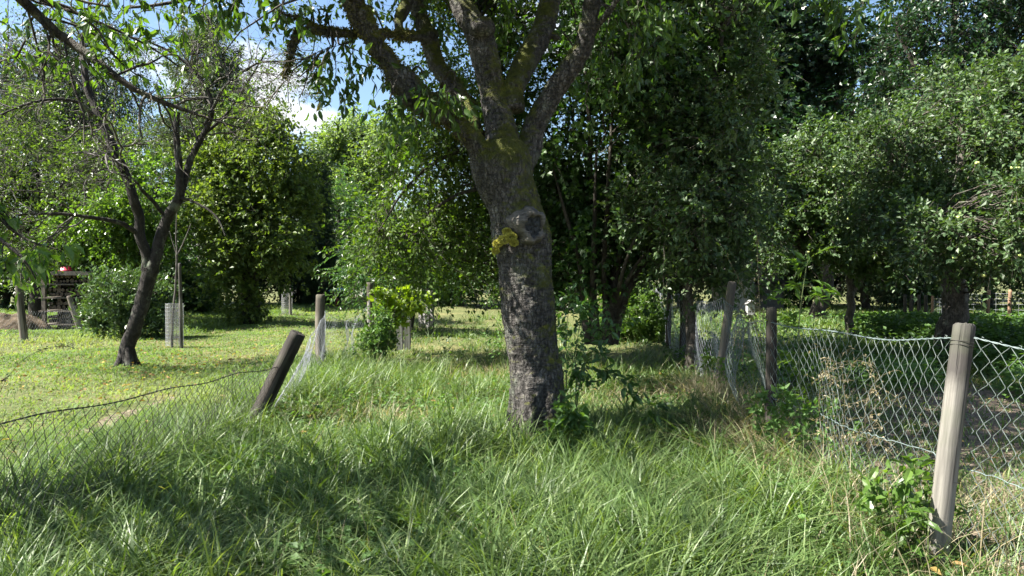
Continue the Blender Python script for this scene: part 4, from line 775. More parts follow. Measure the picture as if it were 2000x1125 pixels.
tree('bramble_bush', 'sunlit green bush glimpsed under the hazel beside a short grey post', [T(1235, 17, 600, 5, 10), T(1245, 17, 590, 5, 50)], [B(1235, 610, 16.6, 55, 45, .9), B(1275, 630, 16.4, 35, 25, .6), B(1200, 640, 16.6, 30, 25, .6)], 90, 9, 12, .09, M['lush_leaf'], M['stem'], 526, .75, 'fold', .2, .3, .25, .2, .1, cat='bush')
tree('fence_bush', 'leafy green shrub growing at the bent mesh of the left fence', [T(732, 12.2, 620, 5, 5), T(738, 12.2, 610, 4, 30), T(728, 12.2, 615, 4, -20)], [B(735, 642, 12, 28, 34, .32), B(725, 668, 12, 26, 24, .3), B(755, 640, 12.2, 20, 24, .25)], 42, 7, 9, .065, M['weed'], M['stem'], 527, .6, 'fold', .2, .22, .16, .2, .1, cat='bush')
# far dark wood: individual trees
k = 0
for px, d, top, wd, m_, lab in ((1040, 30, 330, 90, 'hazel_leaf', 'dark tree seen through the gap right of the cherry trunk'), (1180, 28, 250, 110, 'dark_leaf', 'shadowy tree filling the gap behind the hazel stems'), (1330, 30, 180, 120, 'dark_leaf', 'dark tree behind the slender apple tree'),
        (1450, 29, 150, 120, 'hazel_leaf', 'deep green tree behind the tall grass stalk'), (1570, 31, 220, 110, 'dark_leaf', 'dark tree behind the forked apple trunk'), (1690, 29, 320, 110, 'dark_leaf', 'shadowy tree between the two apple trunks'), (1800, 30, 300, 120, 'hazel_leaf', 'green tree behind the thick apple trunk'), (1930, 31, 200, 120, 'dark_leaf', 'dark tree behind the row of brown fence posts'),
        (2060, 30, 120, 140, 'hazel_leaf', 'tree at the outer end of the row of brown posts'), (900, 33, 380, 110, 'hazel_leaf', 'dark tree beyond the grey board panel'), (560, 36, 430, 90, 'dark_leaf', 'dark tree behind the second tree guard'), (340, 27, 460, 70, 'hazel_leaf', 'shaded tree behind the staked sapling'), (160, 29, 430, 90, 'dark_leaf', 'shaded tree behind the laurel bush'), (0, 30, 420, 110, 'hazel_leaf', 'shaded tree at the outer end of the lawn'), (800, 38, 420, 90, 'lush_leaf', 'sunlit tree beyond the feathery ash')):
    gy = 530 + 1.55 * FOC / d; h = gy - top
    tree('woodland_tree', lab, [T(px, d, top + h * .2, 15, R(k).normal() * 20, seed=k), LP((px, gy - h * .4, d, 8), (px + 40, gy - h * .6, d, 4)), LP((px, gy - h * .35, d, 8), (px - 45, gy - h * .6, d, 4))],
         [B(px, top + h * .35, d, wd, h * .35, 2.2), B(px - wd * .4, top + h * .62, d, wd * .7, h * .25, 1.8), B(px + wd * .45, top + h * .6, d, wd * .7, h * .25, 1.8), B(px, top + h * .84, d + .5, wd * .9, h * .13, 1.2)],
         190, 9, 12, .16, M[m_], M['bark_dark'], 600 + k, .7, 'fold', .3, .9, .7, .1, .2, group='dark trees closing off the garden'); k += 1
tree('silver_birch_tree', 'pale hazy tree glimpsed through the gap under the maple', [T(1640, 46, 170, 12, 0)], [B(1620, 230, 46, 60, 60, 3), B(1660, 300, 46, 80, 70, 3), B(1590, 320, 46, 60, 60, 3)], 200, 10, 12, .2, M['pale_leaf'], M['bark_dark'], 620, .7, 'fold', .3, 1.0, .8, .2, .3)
conifer('pine_tree', 'grey green conifer seen through the gap beside the maple', 1735, 38, 80, 560, 90, 621, M['needle'], .2)

# ---------------------------------------------------------------- posts and wire fences
def post(parent, b, t, rad, mat, label=None, name='post', n=26, chamfer=.012):
    """round post standing from b to t; own local frame so that the grain follows it"""
    b = np.array(b, float); t = np.array(t, float); H = np.linalg.norm(t - b); r = R(int(abs(b[0] * 1000) + abs(b[1] * 77))); mb = MB(); K = 24; V = []
    zz = np.concatenate([np.linspace(-.15, H - chamfer, K), [H]]); bow = r.normal(size=2) * .012; ph = r.uniform(0, 6, 3)
    for k, z in enumerate(zz):
        q = rad * (1.06 - .10 * z / H) * (1 if k < K else (1 - chamfer / rad)); s = math.sin(math.pi * max(z, 0) / H)
        for i in range(n):
            a = 2 * math.pi * i / n; x = q * (1 + .035 * math.sin(2 * a + ph[0] + z) + .02 * math.sin(5 * a + ph[1] + z * 3) + r.normal() * .006)
            V.append((x * math.cos(a) + bow[0] * s, x * math.sin(a) + bow[1] * s, z + (r.normal() * .002 if k >= K - 1 else 0)))
    F = np.array([[k*n+i, k*n+(i+1) % n, (k+1)*n+(i+1) % n, (k+1)*n+i] for k in range(K) for i in range(n)]); V = np.array(V); mb.add(V, F, 0, True)
    top = V[-n:]; c = np.array([[0, 0, H - .002]]); mb.add(np.vstack([top, top * [.5, .5, 1], c]), np.array([[i, (i+1) % n, n+(i+1) % n, n+i] for i in range(n)]), 0, False)
    mb.add(np.vstack([top * [.5, .5, 1], c]), np.array([[i, (i+1) % n, n] for i in range(n)]), 0, False)
    d = Vector(t - b); q = Vector((0, 0, 1)).rotation_difference(d.normalized()).to_euler()
    o = mb.build(name, mat, parent, loc=b, rot=q)
    if label: o['label'] = label
    return o
def mesh_panel(parent, A, Bp, zA, zB, mat, cell=.05, wr=.0014, sag=.05, wob=.03, seed=0, zb=(0, 0), leanA=(0, 0), leanB=(0, 0), name='mesh_panel', edge=True, topmat=None, hrow=None, drape=0, mid=None, label=None):
    """chain link between ground points A and Bp (x,y); zA, zB heights of its upper edge; leanA/leanB horizontal offset of the upper corners"""
    r = R(seed + 900); A = np.array(A, float); Bp = np.array(Bp, float); Lh = np.linalg.norm(Bp - A); nw = int(Lh / cell); hrow = hrow or cell * 1.15; rows = max(6, int(max(zA, zB) / hrow / 2) * 2)
    nrm = np.array([-(Bp - A)[1], (Bp - A)[0]]) / Lh; ph = r.uniform(0, 6, 6)
    def pos(s, h):
        xy = A + (Bp - A) * s[..., None]; la = np.array(leanA) * (1 - s[..., None]) + np.array(leanB) * s[..., None]; sg = 4 * s * (1 - s)
        zt = zA * (1 - s) + zB * s - sag * sg; z0 = zb[0] * (1 - s) + zb[1] * s; z = z0 + (zt - z0) * h + .012 * np.sin(s * Lh * 5 + ph[0]) * h
        o = wob * (np.sin(s * Lh * 2.1 + ph[1] + h * 2) + .6 * np.sin(s * Lh * 5.3 + ph[2] - h * 4)) * sg ** .5 * (.4 + .6 * np.sin(h * 3)) + drape * sg * np.sin(h * 2.4)
        xy = xy + la * h[..., None] + nrm * o[..., None]; return np.stack([xy[..., 0], xy[..., 1], z + gz(xy[..., 0], xy[..., 1]) * (1 - h)], -1)
    i = np.arange(nw)[:, None]; k = np.arange(rows + 1)[None]; s = (i + ((i + k) % 2)) * 1.0 / nw; s = s + r.normal(size=s.shape) * .06 / nw; h = np.broadcast_to(k / rows, s.shape) + r.normal(size=s.shape) * .06 / rows
    # rounded zigzag: insert points around every bend
    Q = pos(np.clip(s, 0, 1), h); Q = Q + r.normal(size=Q.shape) * .0015; K = Q.shape[1]; a = Q[:, :-1] * .93 + Q[:, 1:] * .07; b = Q[:, :-1] * .07 + Q[:, 1:] * .93
    side = np.where((i + k) % 2 == 0, 1, -1)[..., None] * np.array([nrm[0], nrm[1], 0]) * wr
    P_ = np.stack([a + side[:, :-1], b + side[:, 1:]], 2).reshape(nw, -1, 3); mb = MB(); v, f = tubes(P_, np.full(P_.shape[:2], wr), 4); mb.add(v, f, 0, True)
    if edge:
        n = max(20, int(Lh / .02)); s = np.linspace(0, 1, n); q = pos(s, np.full(n, 1.0)); 
        for sg in (0, math.pi):
            tw = q + np.stack([nrm[0] * np.cos(s * Lh * 60 + sg), nrm[1] * np.cos(s * Lh * 60 + sg), np.sin(s * Lh * 60 + sg)], 1) * wr * 1.6; mb.tube(tw, [wr * 1.35] * n, 5, 1)
        m = nw // 2; s0 = (np.arange(m) * 2 + 1) / nw; q = pos(np.clip(s0, 0, 1), np.ones(m)); e = np.array([0, 0, cell * .35]); t = unit(np.array([*(Bp - A), 0]))
        kn = np.stack([q - t * .006, q + e * .6 - t * .008 + r.normal(size=(m, 3)) * .002, q + e + t * .003, q + e * .4 + t * .009, q], 1); v, f = tubes(kn, np.full(kn.shape[:2], wr), 4); mb.add(v, f, 0, True)
    if mid is not None:
        n = int(Lh / .03); s = np.linspace(0, 1, n); q = pos(s, np.full(n, mid)) + r.normal(size=(n, 3)) * .004; mb.tube(q, [wr * 1.3] * n, 5, 1)
    o = mb.build(name, [mat, topmat or mat], parent)
    if label: o['label'] = label
    return o
fr = thing('chain_link_fence', 'pale green chain link fence on timber posts along the right of the grass', 'fence', (2.3, 3.9, 0))
p1b = P(1828, 1103, 3.9); p1t = P(1884, 632, 3.98)
post(fr, (p1b[0], 3.9, 0), p1t, .055, M['post'], 'pale weathered near post with a dark head')
post(fr, (PX(1507, 6.2), 6.2, 0), (PX(1507, 6.2), 6.2, 1.25), .044, M['post_dark'], 'dark upright post wound with wire')
post(fr, (PX(1404, 9.3), 9.3, 0), (PX(1430, 9.3), 9.3, 1.42), .055, M['post_mid'], 'pale grey leaning post by the apple trunk')
post(fr, (PX(1333, 12.8), 12.8, 0), (PX(1333, 12.8), 12.8, 1.35), .058, M['post_dark'], 'dark thin post beside the slender apple tree')
post(fr, (PX(1306, 14.5), 14.5, 0), (PX(1309, 14.5), 14.5, 1.35), .05, M['post_dark'])
post(fr, (PX(1279, 18), 18, 0), (PX(1279, 18), 18, 1.2), .055, M['post'], 'short pale post behind the sunlit bush')
x1, x2, x3, x4 = 2.33, PX(1503, 6.2), PX(1412, 9.3), PX(1330, 12.8)
mesh_panel(fr, (3.15, 2.35), (x1 + .03, 3.93), 1.18, 1.19, M['wire_green'], .046, .0019, .05, .03, 1, topmat=M['wire_blue'], leanB=(.10, 0), leanA=(.05, 0), mid=.42)
mesh_panel(fr, (x1 + .02, 3.97), (x2, 6.2), 1.18, 1.13, M['wire_green'], .046, .0019, .04, .05, 2, topmat=M['wire_blue'], leanA=(.10, 0), mid=.44)
mesh_panel(fr, (x2, 6.25), (x3, 9.3), 1.13, 1.22, M['wire_green'], .04, .0018, .12, .12, 3, topmat=M['wire_green'])
mesh_panel(fr, (x3, 9.35), (x4, 12.8), 1.2, 1.2, M['wire_grey'], .05, .0018, .1, .05, 4)
mesh_panel(fr, (x4, 12.85), (PX(1279, 18), 18), 1.15, 1.15, M['wire_grey'], .06, .0018, .1, .05, 5)
for z_, rr_ in ((1.17, .058), (1.15, .058), (.43, .060)):
    mb = MB(); c_ = np.array([p1b[0], 3.9, 0]) + (p1t - np.array([p1b[0], 3.9, 0])) * (z_ / p1t[2]); a_ = np.linspace(0, 2 * math.pi, 33); mb.tube(np.stack([c_[0] + rr_ * np.cos(a_), c_[1] + rr_ * np.sin(a_), c_[2] + .012 * np.sin(a_ * 1 + z_ * 9)], 1), [.0018] * 33, 5, cap=False); mb.build('wire_tie', M['wire_dark'], fr)
fl = thing('sagging_wire_fence', 'old sagging chain link fence along the lawn with a leaning post', 'fence', (-2.64, 7.4, 0))
lt = P(583, 650, 7.4)
post(fl, (PX(487, 7.4), 7.4, -.05), (lt[0], 7.4, lt[2]), .084, M['post_dark'], 'thick dark post leaning far over')
post(fl, (PX(627, 11.5), 11.5, 0), (PX(626, 11.5), 11.5, 1.19), .072, M['post_mid'], 'upright round post behind the leaning one')
post(fl, (PX(722, 16), 16, 0), (PX(722, 16), 16, 1.31), .072, M['post_mid'], 'third post beside the yellow green vine')
mesh_panel(fl, (-2.55, 1.6), (-2.62, 7.35), .90, .60, M['wire_dark'], .048, .0019, .0, .05, 11, leanB=(.28, 0), drape=.05)
mesh_panel(fl, (-2.5, 7.5), (PX(627, 11.5) + .07, 11.45), .55, .92, M['wire_grey'], .05, .0016, .02, .05, 12, leanA=(.3, 0), zb=(.03, .05))
mesh_panel(fl, (PX(627, 11.5) + .05, 11.55), (PX(722, 16), 16), .92, .95, M['wire_grey'], .05, .0014, .3, .08, 13)
mesh_panel(fl, (PX(722, 16), 16), (PX(800, 21), 21), .95, 1.0, M['wire_grey'], .06, .0014, .1, .05, 14)
ff = thing('low_wire_fence', 'low wire mesh fence in front of the wood rack on two grey posts', 'fence', (PX(45, 16.3), 16.3, 0))
post(ff, (PX(46, 16.3), 16.3, 0), (PX(36, 16.3), 16.3, 1.5), .075, M['post_mid'], 'tall grey post leaning slightly')
post(ff, (PX(157, 19.3), 19.3, 0), (PX(135, 19.2), 19.2, .92), .075, M['post_mid'], 'short grey post leaning the other way')
mesh_panel(ff, (PX(-60, 15.5), 15.5), (PX(44, 16.3), 16.3), .75, .72, M['wire_grey'], .06, .0016, .05, .03, 21, edge=False)
mesh_panel(ff, (PX(46, 16.35), 16.35), (PX(155, 19.3), 19.3), .72, .72, M['wire_grey'], .06, .0016, .12, .03, 22, edge=False)
mesh_panel(ff, (PX(157, 19.3), 19.3), (PX(190, 19.6), 19.6), .72, 1.0, M['wire_grey'], .06, .0016, .1, .05, 23, edge=False)
# stock fence with new brown posts on the far right
fs = thing('stock_fence', 'square mesh fence with fresh orange brown posts at the far right', 'fence', (PX(1888, 19), 19, 0))
sp = [(1822, 21.5, .85, .04), (1888, 19, 1.05, .04), (1932, 18.6, 1.08, .04), (1974, 18.2, 1.1, .042), (2024, 17.8, 1.1, .04), (2075, 17.4, 1.1, .04)]
for px, d, h, rr in sp: post(fs, (PX(px, d), d, 0), (PX(px, d), d, h), rr, M['post_new'], n=14)
for px, d in ((1768, 22.5), (1782, 22.3), (1795, 22.0), (1808, 21.8)): post(fs, (PX(px, d), d, 0), (PX(px, d), d, .85), .05, M['post_dark'], n=12)
def stock_mesh(a, b):
    mb = MB(); A = np.array([PX(a[0], a[1]), a[1]]); Bq = np.array([PX(b[0], b[1]), b[1]]); h = min(a[2], b[2]) - .08; n = max(2, int(np.linalg.norm(Bq - A) / .15)); s = np.linspace(0, 1, n + 1)
    for t in s: q = A + (Bq - A) * t; mb.tube([[*q, 0], [*q, h]], [.0025] * 2, 4, cap=False)
    for z in np.linspace(.05, h, 8): mb.tube([[*(A + (Bq - A) * t), z + .01 * math.sin(t * 9)] for t in s], [.0025] * len(s), 4, cap=False)
    mb.build('mesh_panel', M['wire_grey'], fs)
for a, b in zip(sp[:-1], sp[1:]): stock_mesh(a, b)
# weathered board panels
def boards(name, label, px, d, n, w, h, rot, seed):
    r = R(seed); g = np.array([PX(px, d), d, 0]); root = thing(name, label, 'fence', g); c, s = math.cos(rot), math.sin(rot)
    for i in range(n):
        x = (i - (n - 1) / 2) * (w + .015); mb = MB(); hh = h * r.uniform(.93, 1.04); mb.box((0, 0, hh / 2), (w, .02, hh)); mb.build('board', M['boards'], root, loc=g + [x * c, x * s, 0], rot=(r.normal() * .01, r.normal() * .015, rot))
    for z in (.25 * h, .8 * h): mb = MB(); mb.box((0, .026, 0), (n * (w + .015), .03, .07)); mb.build('rail', M['boards'], root, loc=g + [-0 * s, 0, z], rot=(0, 0, rot))
boards('board_fence', 'grey board panel with a lit top in front of the feathery ash', 832, 19.5, 4, .11, 1.12, -.5, 1)
boards('picket_panel', 'two short pale pickets behind the yellow green vine', 788, 14.6, 2, .13, .62, .1, 2)

# ---------------------------------------------------------------- staked sapling and tree guards
def guard(name, label, px, d, h, w, open_=True, mat='guard'):
    g = np.array([PX(px, d), d, 0.]); mb = MB(); n = 20; z = np.linspace(0, h, 10); r = R(int(px)); V = []
    for zz in z:
        for i in range(n):
            a = 2 * math.pi * i / n; V.append(g + [w / 2 * math.cos(a) * (1 + r.normal() * .01), w / 2 * math.sin(a), zz + (r.normal() * .004 if zz == h else 0)])
    F = np.array([[k*n+i, k*n+(i+1) % n, (k+1)*n+(i+1) % n, (k+1)*n+i] for k in range(9) for i in range(n)]); mb.add(np.array(V), F, 0, True)
    # wire hoops and verticals of the guard
    for zz in np.linspace(.02, h, 12): a = np.linspace(0, 2 * math.pi, 25); mb.tube(np.stack([g[0] + w / 2 * 1.01 * np.cos(a), g[1] + w / 2 * 1.01 * np.sin(a), np.full(25, zz)], 1), [.002] * 25, 4, 1, cap=False)
    for i in range(n): a = 2 * math.pi * i / n; mb.tube([g + [w / 2 * 1.01 * math.cos(a), w / 2 * 1.01 * math.sin(a), 0], g + [w / 2 * 1.01 * math.cos(a), w / 2 * 1.01 * math.sin(a), h]], [.002] * 2, 4, 1, cap=False)
    o = mb.build(name, [M[mat], M['wire_grey']]); return tag(o, label, 'tree guard')
guard('tree_guard', 'translucent mesh tree guard around the staked sapling', 340, 15.4, .88, .345)
guard('tree_guard', 'pale tree guard at the edge of the shade beyond the golden tree', 560, 26, .82, .36)
st = post(None, (PX(353, 15.3), 15.3, 0), (PX(351, 15.3), 15.3, 1.72), .032, M['post'], n=12, name='wooden_stake'); tag(st, 'slim wooden stake beside the young sapling', 'stake')
st = post(None, (PX(567, 25.8), 25.8, 0), (PX(567, 25.8), 25.8, .95), .045, M['post'], n=12, name='wooden_stake'); tag(st, 'wooden stake at the far tree guard', 'stake')
sa = thing('sapling', 'bare thin sapling with three upright shoots inside the mesh guard', 'tree', (PX(337, 15.4), 15.4, 0)); mb = MB()
for rows in ([(335, 690, 15.4, 5), (337, 640, 15.4, 4.5), (341, 580, 15.4, 4.5), (345, 530, 15.4, 4.5), (346, 497, 15.4, 5)], [(346, 497, 15.4, 3.2), (344, 460, 15.4, 2.6), (346, 408, 15.4, 1.6)], [(346, 499, 15.4, 3), (360, 470, 15.4, 2.4), (373, 437, 15.4, 1.5)], [(346, 499, 15.4, 2.4), (338, 475, 15.4, 2), (331, 450, 15.4, 1.3)]):
    a, b = smooth_path(*LP(*rows), .06, R(5), .2); mb.tube(a, b, 8)
mb.build('trunk', M['twig_grey'], sa)

# ---------------------------------------------------------------- wood rack with logs, red tub, barrow, boxes
def rack():
    d = 19.9; x0, x1 = PX(88, d), PX(178, d); g = np.array([(x0 + x1) / 2, d + .3, 0]); root = thing('wood_rack', 'dark timber rack of stacked wood under a felt roof behind the low wire fence', 'rack', g)
    for x in (x0, x1):
        for y in (d - .05, d + .65): mb = MB(); mb.box((x, y, .75), (.10, .08, 1.50)); mb.build('post', M['rack'], root)
    for z in (.12, .48, .84, 1.20): mb = MB(); mb.box(((x0 + x1) / 2 - .02, d + .3, z), (x1 - x0 + .22, .8, .035)); mb.build('shelf', M['rack'], root)
    mb = MB(); mb.box(((x0 + x1) / 2, d + .3, 1.53), (x1 - x0 + .35, 1.0, .05)); mb.box(((x0 + x1) / 2, d - .2, 1.495), (x1 - x0 + .35, .03, .10)); mb.build('roof', M['roofing'], root)
    mb = MB(); mb.box(((x0 + x1) / 2, d + .72, .75), (x1 - x0, .03, 1.5)); mb.build('added_light_block', M['roofing'], root)  # added backing, keeps daylight from showing through the rack
    r = R(701); n = 14; mb = MB(); src = None
    rad = .06; V = [];
    for y in (-.3, .3):
        for i in range(n): a = 2 * math.pi * i / n; q = rad * (1 + r.normal() * .06); V.append((q * math.cos(a), y, q * math.sin(a)))
    V = np.array(V); i = np.arange(n); mb.add(V, np.stack([i, (i+1) % n, n + (i+1) % n, n + i], 1), 0, True)
    for s_, rv in ((0, False), (n, True)): vv = np.vstack([V[s_:s_+n], [[0, V[s_][1], 0]]]); tr = np.stack([i, (i+1) % n, np.full(n, n)], 1); mb.add(vv, tr[:, ::-1] if rv else tr, 1)
    for z in (.14, .26, .50, .62, .86, .98, 1.22, 1.34):
        x = x0 + .12; row = 0
        while x < x1 - .1:
            s = r.uniform(.6, .95); 
            if src is None: o = src = mb.build('log', [M['bark_dark'], M['log_end']])
            else: o = src.copy(); COL.objects.link(o)
            o.location = (x, d + .3 + r.normal() * .03, z + .06 * s + .006 + .02); o.rotation_euler = (0, r.uniform(0, 6), r.normal() * .04); o.scale = (s, 1, s)
            tag(o, 'short round firewood log lying on a shelf of the dark rack', 'log', 'logs stacked in the wood rack'); x += .125 * s + .012
    # red tub upside down on the roof
    mb = MB(); c = np.array([PX(124, d), d + .1, 1.557]); a = np.linspace(0, 2 * math.pi, 25)[:-1]; V = []
    for rr, z in ((.15, 0), (.152, .03), (.138, .035), (.12, .10), (.11, .11), (.03, .113)):
        for t in a: V.append(c + [rr * math.cos(t) * 1.2, rr * math.sin(t), z])
    F = np.array([[k*24+i, k*24+(i+1) % 24, (k+1)*24+(i+1) % 24, (k+1)*24+i] for k in range(5) for i in range(24)]); mb.add(np.array(V), F, 0, True)
    tag(mb.build('plastic_tub', M['red']), 'upturned bright red plastic tub on top of the wood rack', 'tub')
rack()
def barrow():
    d = 33; g = np.array([PX(664, d), d, 0.]); root = thing('wheelbarrow', 'dark wheelbarrow standing in the shade beyond the fence posts', 'wheelbarrow', g); mb = MB()
    V = []; 
    for (hx, hy, z) in ((.24, .25, .36), (.40, .48, .66), (.42, .50, .665), (.385, .465, .66), (.225, .235, .38)):
        for sx, sy in ((-1, -1), (1, -1), (1, 1), (-1, 1)): V.append(g + [hx * sx, hy * sy, z])
    F = [[k*4+i, k*4+(i+1) % 4, (k+1)*4+(i+1) % 4, (k+1)*4+i] for k in range(4) for i in range(4)] + [[3, 2, 1, 0], [16, 17, 18, 19]]; mb.add(np.array(V), np.array(F)); mb.build('tray', M['black'], root)
    for s in (-1, 1):
        mb = MB(); mb.tube([g + [.22 * s, .1, .40], g + [.34 * s, .15, .0]], [.022, .02], 8); mb.build('leg', M['black'], root)
        mb = MB(); mb.tube([g + [.12 * s, -.55, .22], g + [.24 * s, 0, .36], g + [.30 * s, .75, .55]], [.02] * 3, 8); mb.build('handle', M['black'], root)
    w = MB(); a = np.linspace(0, 2 * math.pi, 25); w.tube(np.stack([np.full(25, g[0]), g[1] - .5 + .15 * np.cos(a), .19 + .15 * np.sin(a)], 1), [.04] * 25, 8, cap=False); wh = w.build('wheel', M['rubber'], root)
    w = MB(); w.tube([g + [-.04, -.5, .19], g + [.04, -.5, .19]], [.10, .10], 16); h = w.build('hub', M['black'], root); h.parent = wh; h.location = (0, 0, 0)
    r = R(8); n = 14; X, Y = np.meshgrid(np.linspace(-.42, .42, n), np.linspace(-.5, .5, n)); Z = .70 + .12 * np.exp(-(X ** 2 + Y ** 2) / .08) + r.normal(size=X.shape) * .012
    V = np.stack([X + g[0], Y + g[1], Z], -1).reshape(-1, 3); i, j = np.meshgrid(np.arange(n-1), np.arange(n-1)); k = (j * n + i).ravel(); V2 = V - [0, 0, .02]
    m = MB(); m.add(V, np.stack([k, k+1, k+n+1, k+n], 1), 0, True); m.add(V2, np.stack([k+n, k+n+1, k+1, k], 1), 0, True); tag(m.build('plastic_sheet', M['blue']), 'crumpled blue sheet heaped over the wheelbarrow tray', 'sheet')
barrow()
def hutch():
    d = 20; g = np.array([PX(1466, d), d, 0.]); root = thing('nest_box', 'small pale gabled box on a leg in the shade behind the leaning grey post', 'box', g)
    mb = MB(); mb.box(g + [0, 0, .52], (.20, .18, .30)); mb.build('body', M['white'], root); mb = MB(); mb.tube([g, g + [0, 0, .37]], [.03, .03], 8); mb.build('leg', M['post_mid'], root)
    for s in (-1, 1): mb = MB(); mb.box((0, 0, 0), (.17, .24, .015)); mb.build('roof', M['boards'], root, loc=g + [s * .068, 0, .715], rot=(0, s * .7, 0))
    mb = MB(); mb.box(g + [0, -.094, .55], (.06, .006, .06)); mb.build('opening', M['black'], root)
hutch()
def shed(name, label, px, d, w, dp, h, wallm, roofm):
    g = np.array([PX(px, d), d, 0.]); root = thing(name, label, 'shed', g); mb = MB(); mb.box(g + [0, 0, h / 2], (w, dp, h)); wl = mb.build('wall', wallm, root)
    for s in (-1, 1): mb = MB(); mb.box((0, 0, 0), (w + .4, dp * .62, .06)); mb.build('roof', roofm, root, loc=g + [0, s * dp * .27, h + dp * .13], rot=(-s * .45, 0, 0))
    mb = MB(); mb.box(g + [-w * .2, -dp / 2 - .02, 1.0], (.85, .04, 2.0)); dr = mb.build('door', M['boards'], root); mb = MB(); mb.box(g + [w * .22, -dp / 2 - .02, 1.4], (.8, .05, .7)); mb.build('window', M['black'], root)
shed('garden_house', 'pale walled garden house just visible behind the slim dark fir', 650, 47, 4.5, 3.5, 2.6, M['wall'], M['boards'])
shed('garden_shed', 'black shed in the deep shade beyond the white nest box', 1458, 29, 2.2, 2, 1.05, M['black'], M['black'])
# compost heap at the far left
def heap():
    r = R(9); n = 40; X, Y = np.meshgrid(np.linspace(-1, 1, n), np.linspace(-1, 1, n)); q = np.clip(1 - X ** 2 - Y ** 2, 0, 1); Z = q ** .7 * (.45 + .1 * snoise(X, Y, 7, 2)) + r.normal(size=X.shape) * .015 - .03
    V = np.stack([PX(20, 19.5) + X * .95, 19.5 + Y * .9, Z], -1).reshape(-1, 3); i, j = np.meshgrid(np.arange(n-1), np.arange(n-1)); k = (j * n + i).ravel()
    tag(mesh_obj('compost_heap', V, np.stack([k, k+1, k+n+1, k+n], 1), M['compost'], smooth=True), 'brown heap of dead stalks and compost behind the tall grey post', 'compost heap')
heap()

# ---------------------------------------------------------------- single plants in the strip
def plant(name, label, base, stems, n, ln, wr, leafm, seed, kind='fold', flat=False, per=8, l=.3, ang=.9, droop=.3, t0=.25, cat='plant', rad=.006, K=6, up=0., stemm=None, group=None):
    r = R(seed); root = thing(name, label, cat, (base[0], base[1], 0), group); bb = MB(); cb = MB(); g = 0
    for s in stems:
        a, b = smooth_path(s, np.linspace(rad, rad * .35, len(s)), .05, r, .3); bb.tube(a, b, 7); q, w = ramify(a[None], b[None], n, l * .6, l * 1.2, ang, r, K=K, rs=.5, up=up, t0=t0, wig=.05)
        v, f = tubes(q, np.maximum(w * .6, .0012), 3); bb.add(v, f, 0, True); twig_leaves(cb, q, per, ln, wr, r, kind, 0, droop, 1.0, t0=.3, flat=flat)
        twig_leaves(cb, a[None][:, len(a)//2:], 6, ln, wr, r, kind, 0, droop, 1.0)
    bb.build('stem', stemm or M['stem'], root); cb.build('foliage', leafm, root); return root
def S_(*rows): return [P(*q) for q in rows]
plant('cherry_sucker', 'small fresh green shoot cluster at the foot of the big cherry trunk', P(1108, 860, 6.15), [S_((1112, 880, 6.2), (1108, 830, 6.15), (1100, 792, 6.1)), S_((1116, 880, 6.2), (1125, 835, 6.1), (1135, 815, 6.1)), S_((1105, 880, 6.1), (1092, 850, 6.0), (1085, 835, 6.0))], 13, .10, .58, M['weed'], 801, 'long', per=6, l=.14, droop=.2, K=4)
plant('elder_sapling', 'leggy leafy sapling rising close behind the right side of the cherry trunk', P(1120, 800, 7.4), [S_((1115, 830, 7.4), (1115, 740, 7.4), (1128, 660, 7.3), (1140, 590, 7.3)), S_((1120, 830, 7.4), (1140, 720, 7.2), (1175, 660, 7.0), (1190, 620, 6.9)), S_((1112, 830, 7.5), (1105, 720, 7.6), (1108, 640, 7.6), (1112, 580, 7.6))], 18, .095, .5, M['ash_leaf'], 802, 'long', per=8, l=.22, droop=.35, rad=.008)
plant('drooping_shoot', 'dark leafy shoot bending down to the grass right of the cherry trunk', P(1130, 800, 6.9), [S_((1125, 830, 6.9), (1130, 730, 6.8), (1180, 725, 6.6), (1250, 775, 6.5), (1310, 830, 6.4))], 20, .11, .5, M['hazel_leaf'], 803, 'long', per=6, l=.14, droop=.45, rad=.007)
plant('ash_seedling', 'slender ash seedling with feathered leaves in front of the sagging fence mesh', P(1563, 860, 6.3), [S_((1563, 880, 6.3), (1562, 760, 6.3), (1560, 640, 6.3), (1572, 540, 6.3), (1580, 500, 6.3))], 24, .115, .36, M['lush_leaf'], 804, 'fold', True, per=11, l=.30, ang=1.2, droop=.15, t0=.2, rad=.008, up=-.25)
plant('vine', 'yellow green climbing vine sprawling over the left fence beside the pickets', P(775, 620, 14), [S_((740, 640, 14), (760, 590, 14), (800, 568, 14)), S_((745, 650, 14), (780, 600, 14), (845, 575, 14.4)), S_((750, 650, 14), (765, 585, 13.8), (740, 575, 13.6)), S_((760, 640, 13.8), (800, 590, 13.8), (820, 600, 13.8))], 22, .14, .95, M['vine_leaf'], 805, 'lobed', per=5, l=.22, droop=.4, t0=.1, rad=.01)
plant('nettle', 'bright green nettle clump at the foot of the near fence post', P(1760, 1010, 4.1), [S_((1770, 1060, 4.1), (1765, 1000, 4.05), (1760, 930, 4.0)), S_((1790, 1060, 4.1), (1800, 980, 4.05), (1790, 900, 4.05)), S_((1740, 1070, 4.1), (1720, 1010, 4.05), (1700, 950, 4.0)), S_((1780, 1080, 4.0), (1770, 1040, 3.9), (1780, 990, 3.85)), S_((1810, 1060, 4.2), (1835, 1000, 4.1), (1850, 950, 4.0))], 11, .09, .45, M['lush_leaf'], 806, 'long', per=4, l=.11, droop=.25, K=4, rad=.004)
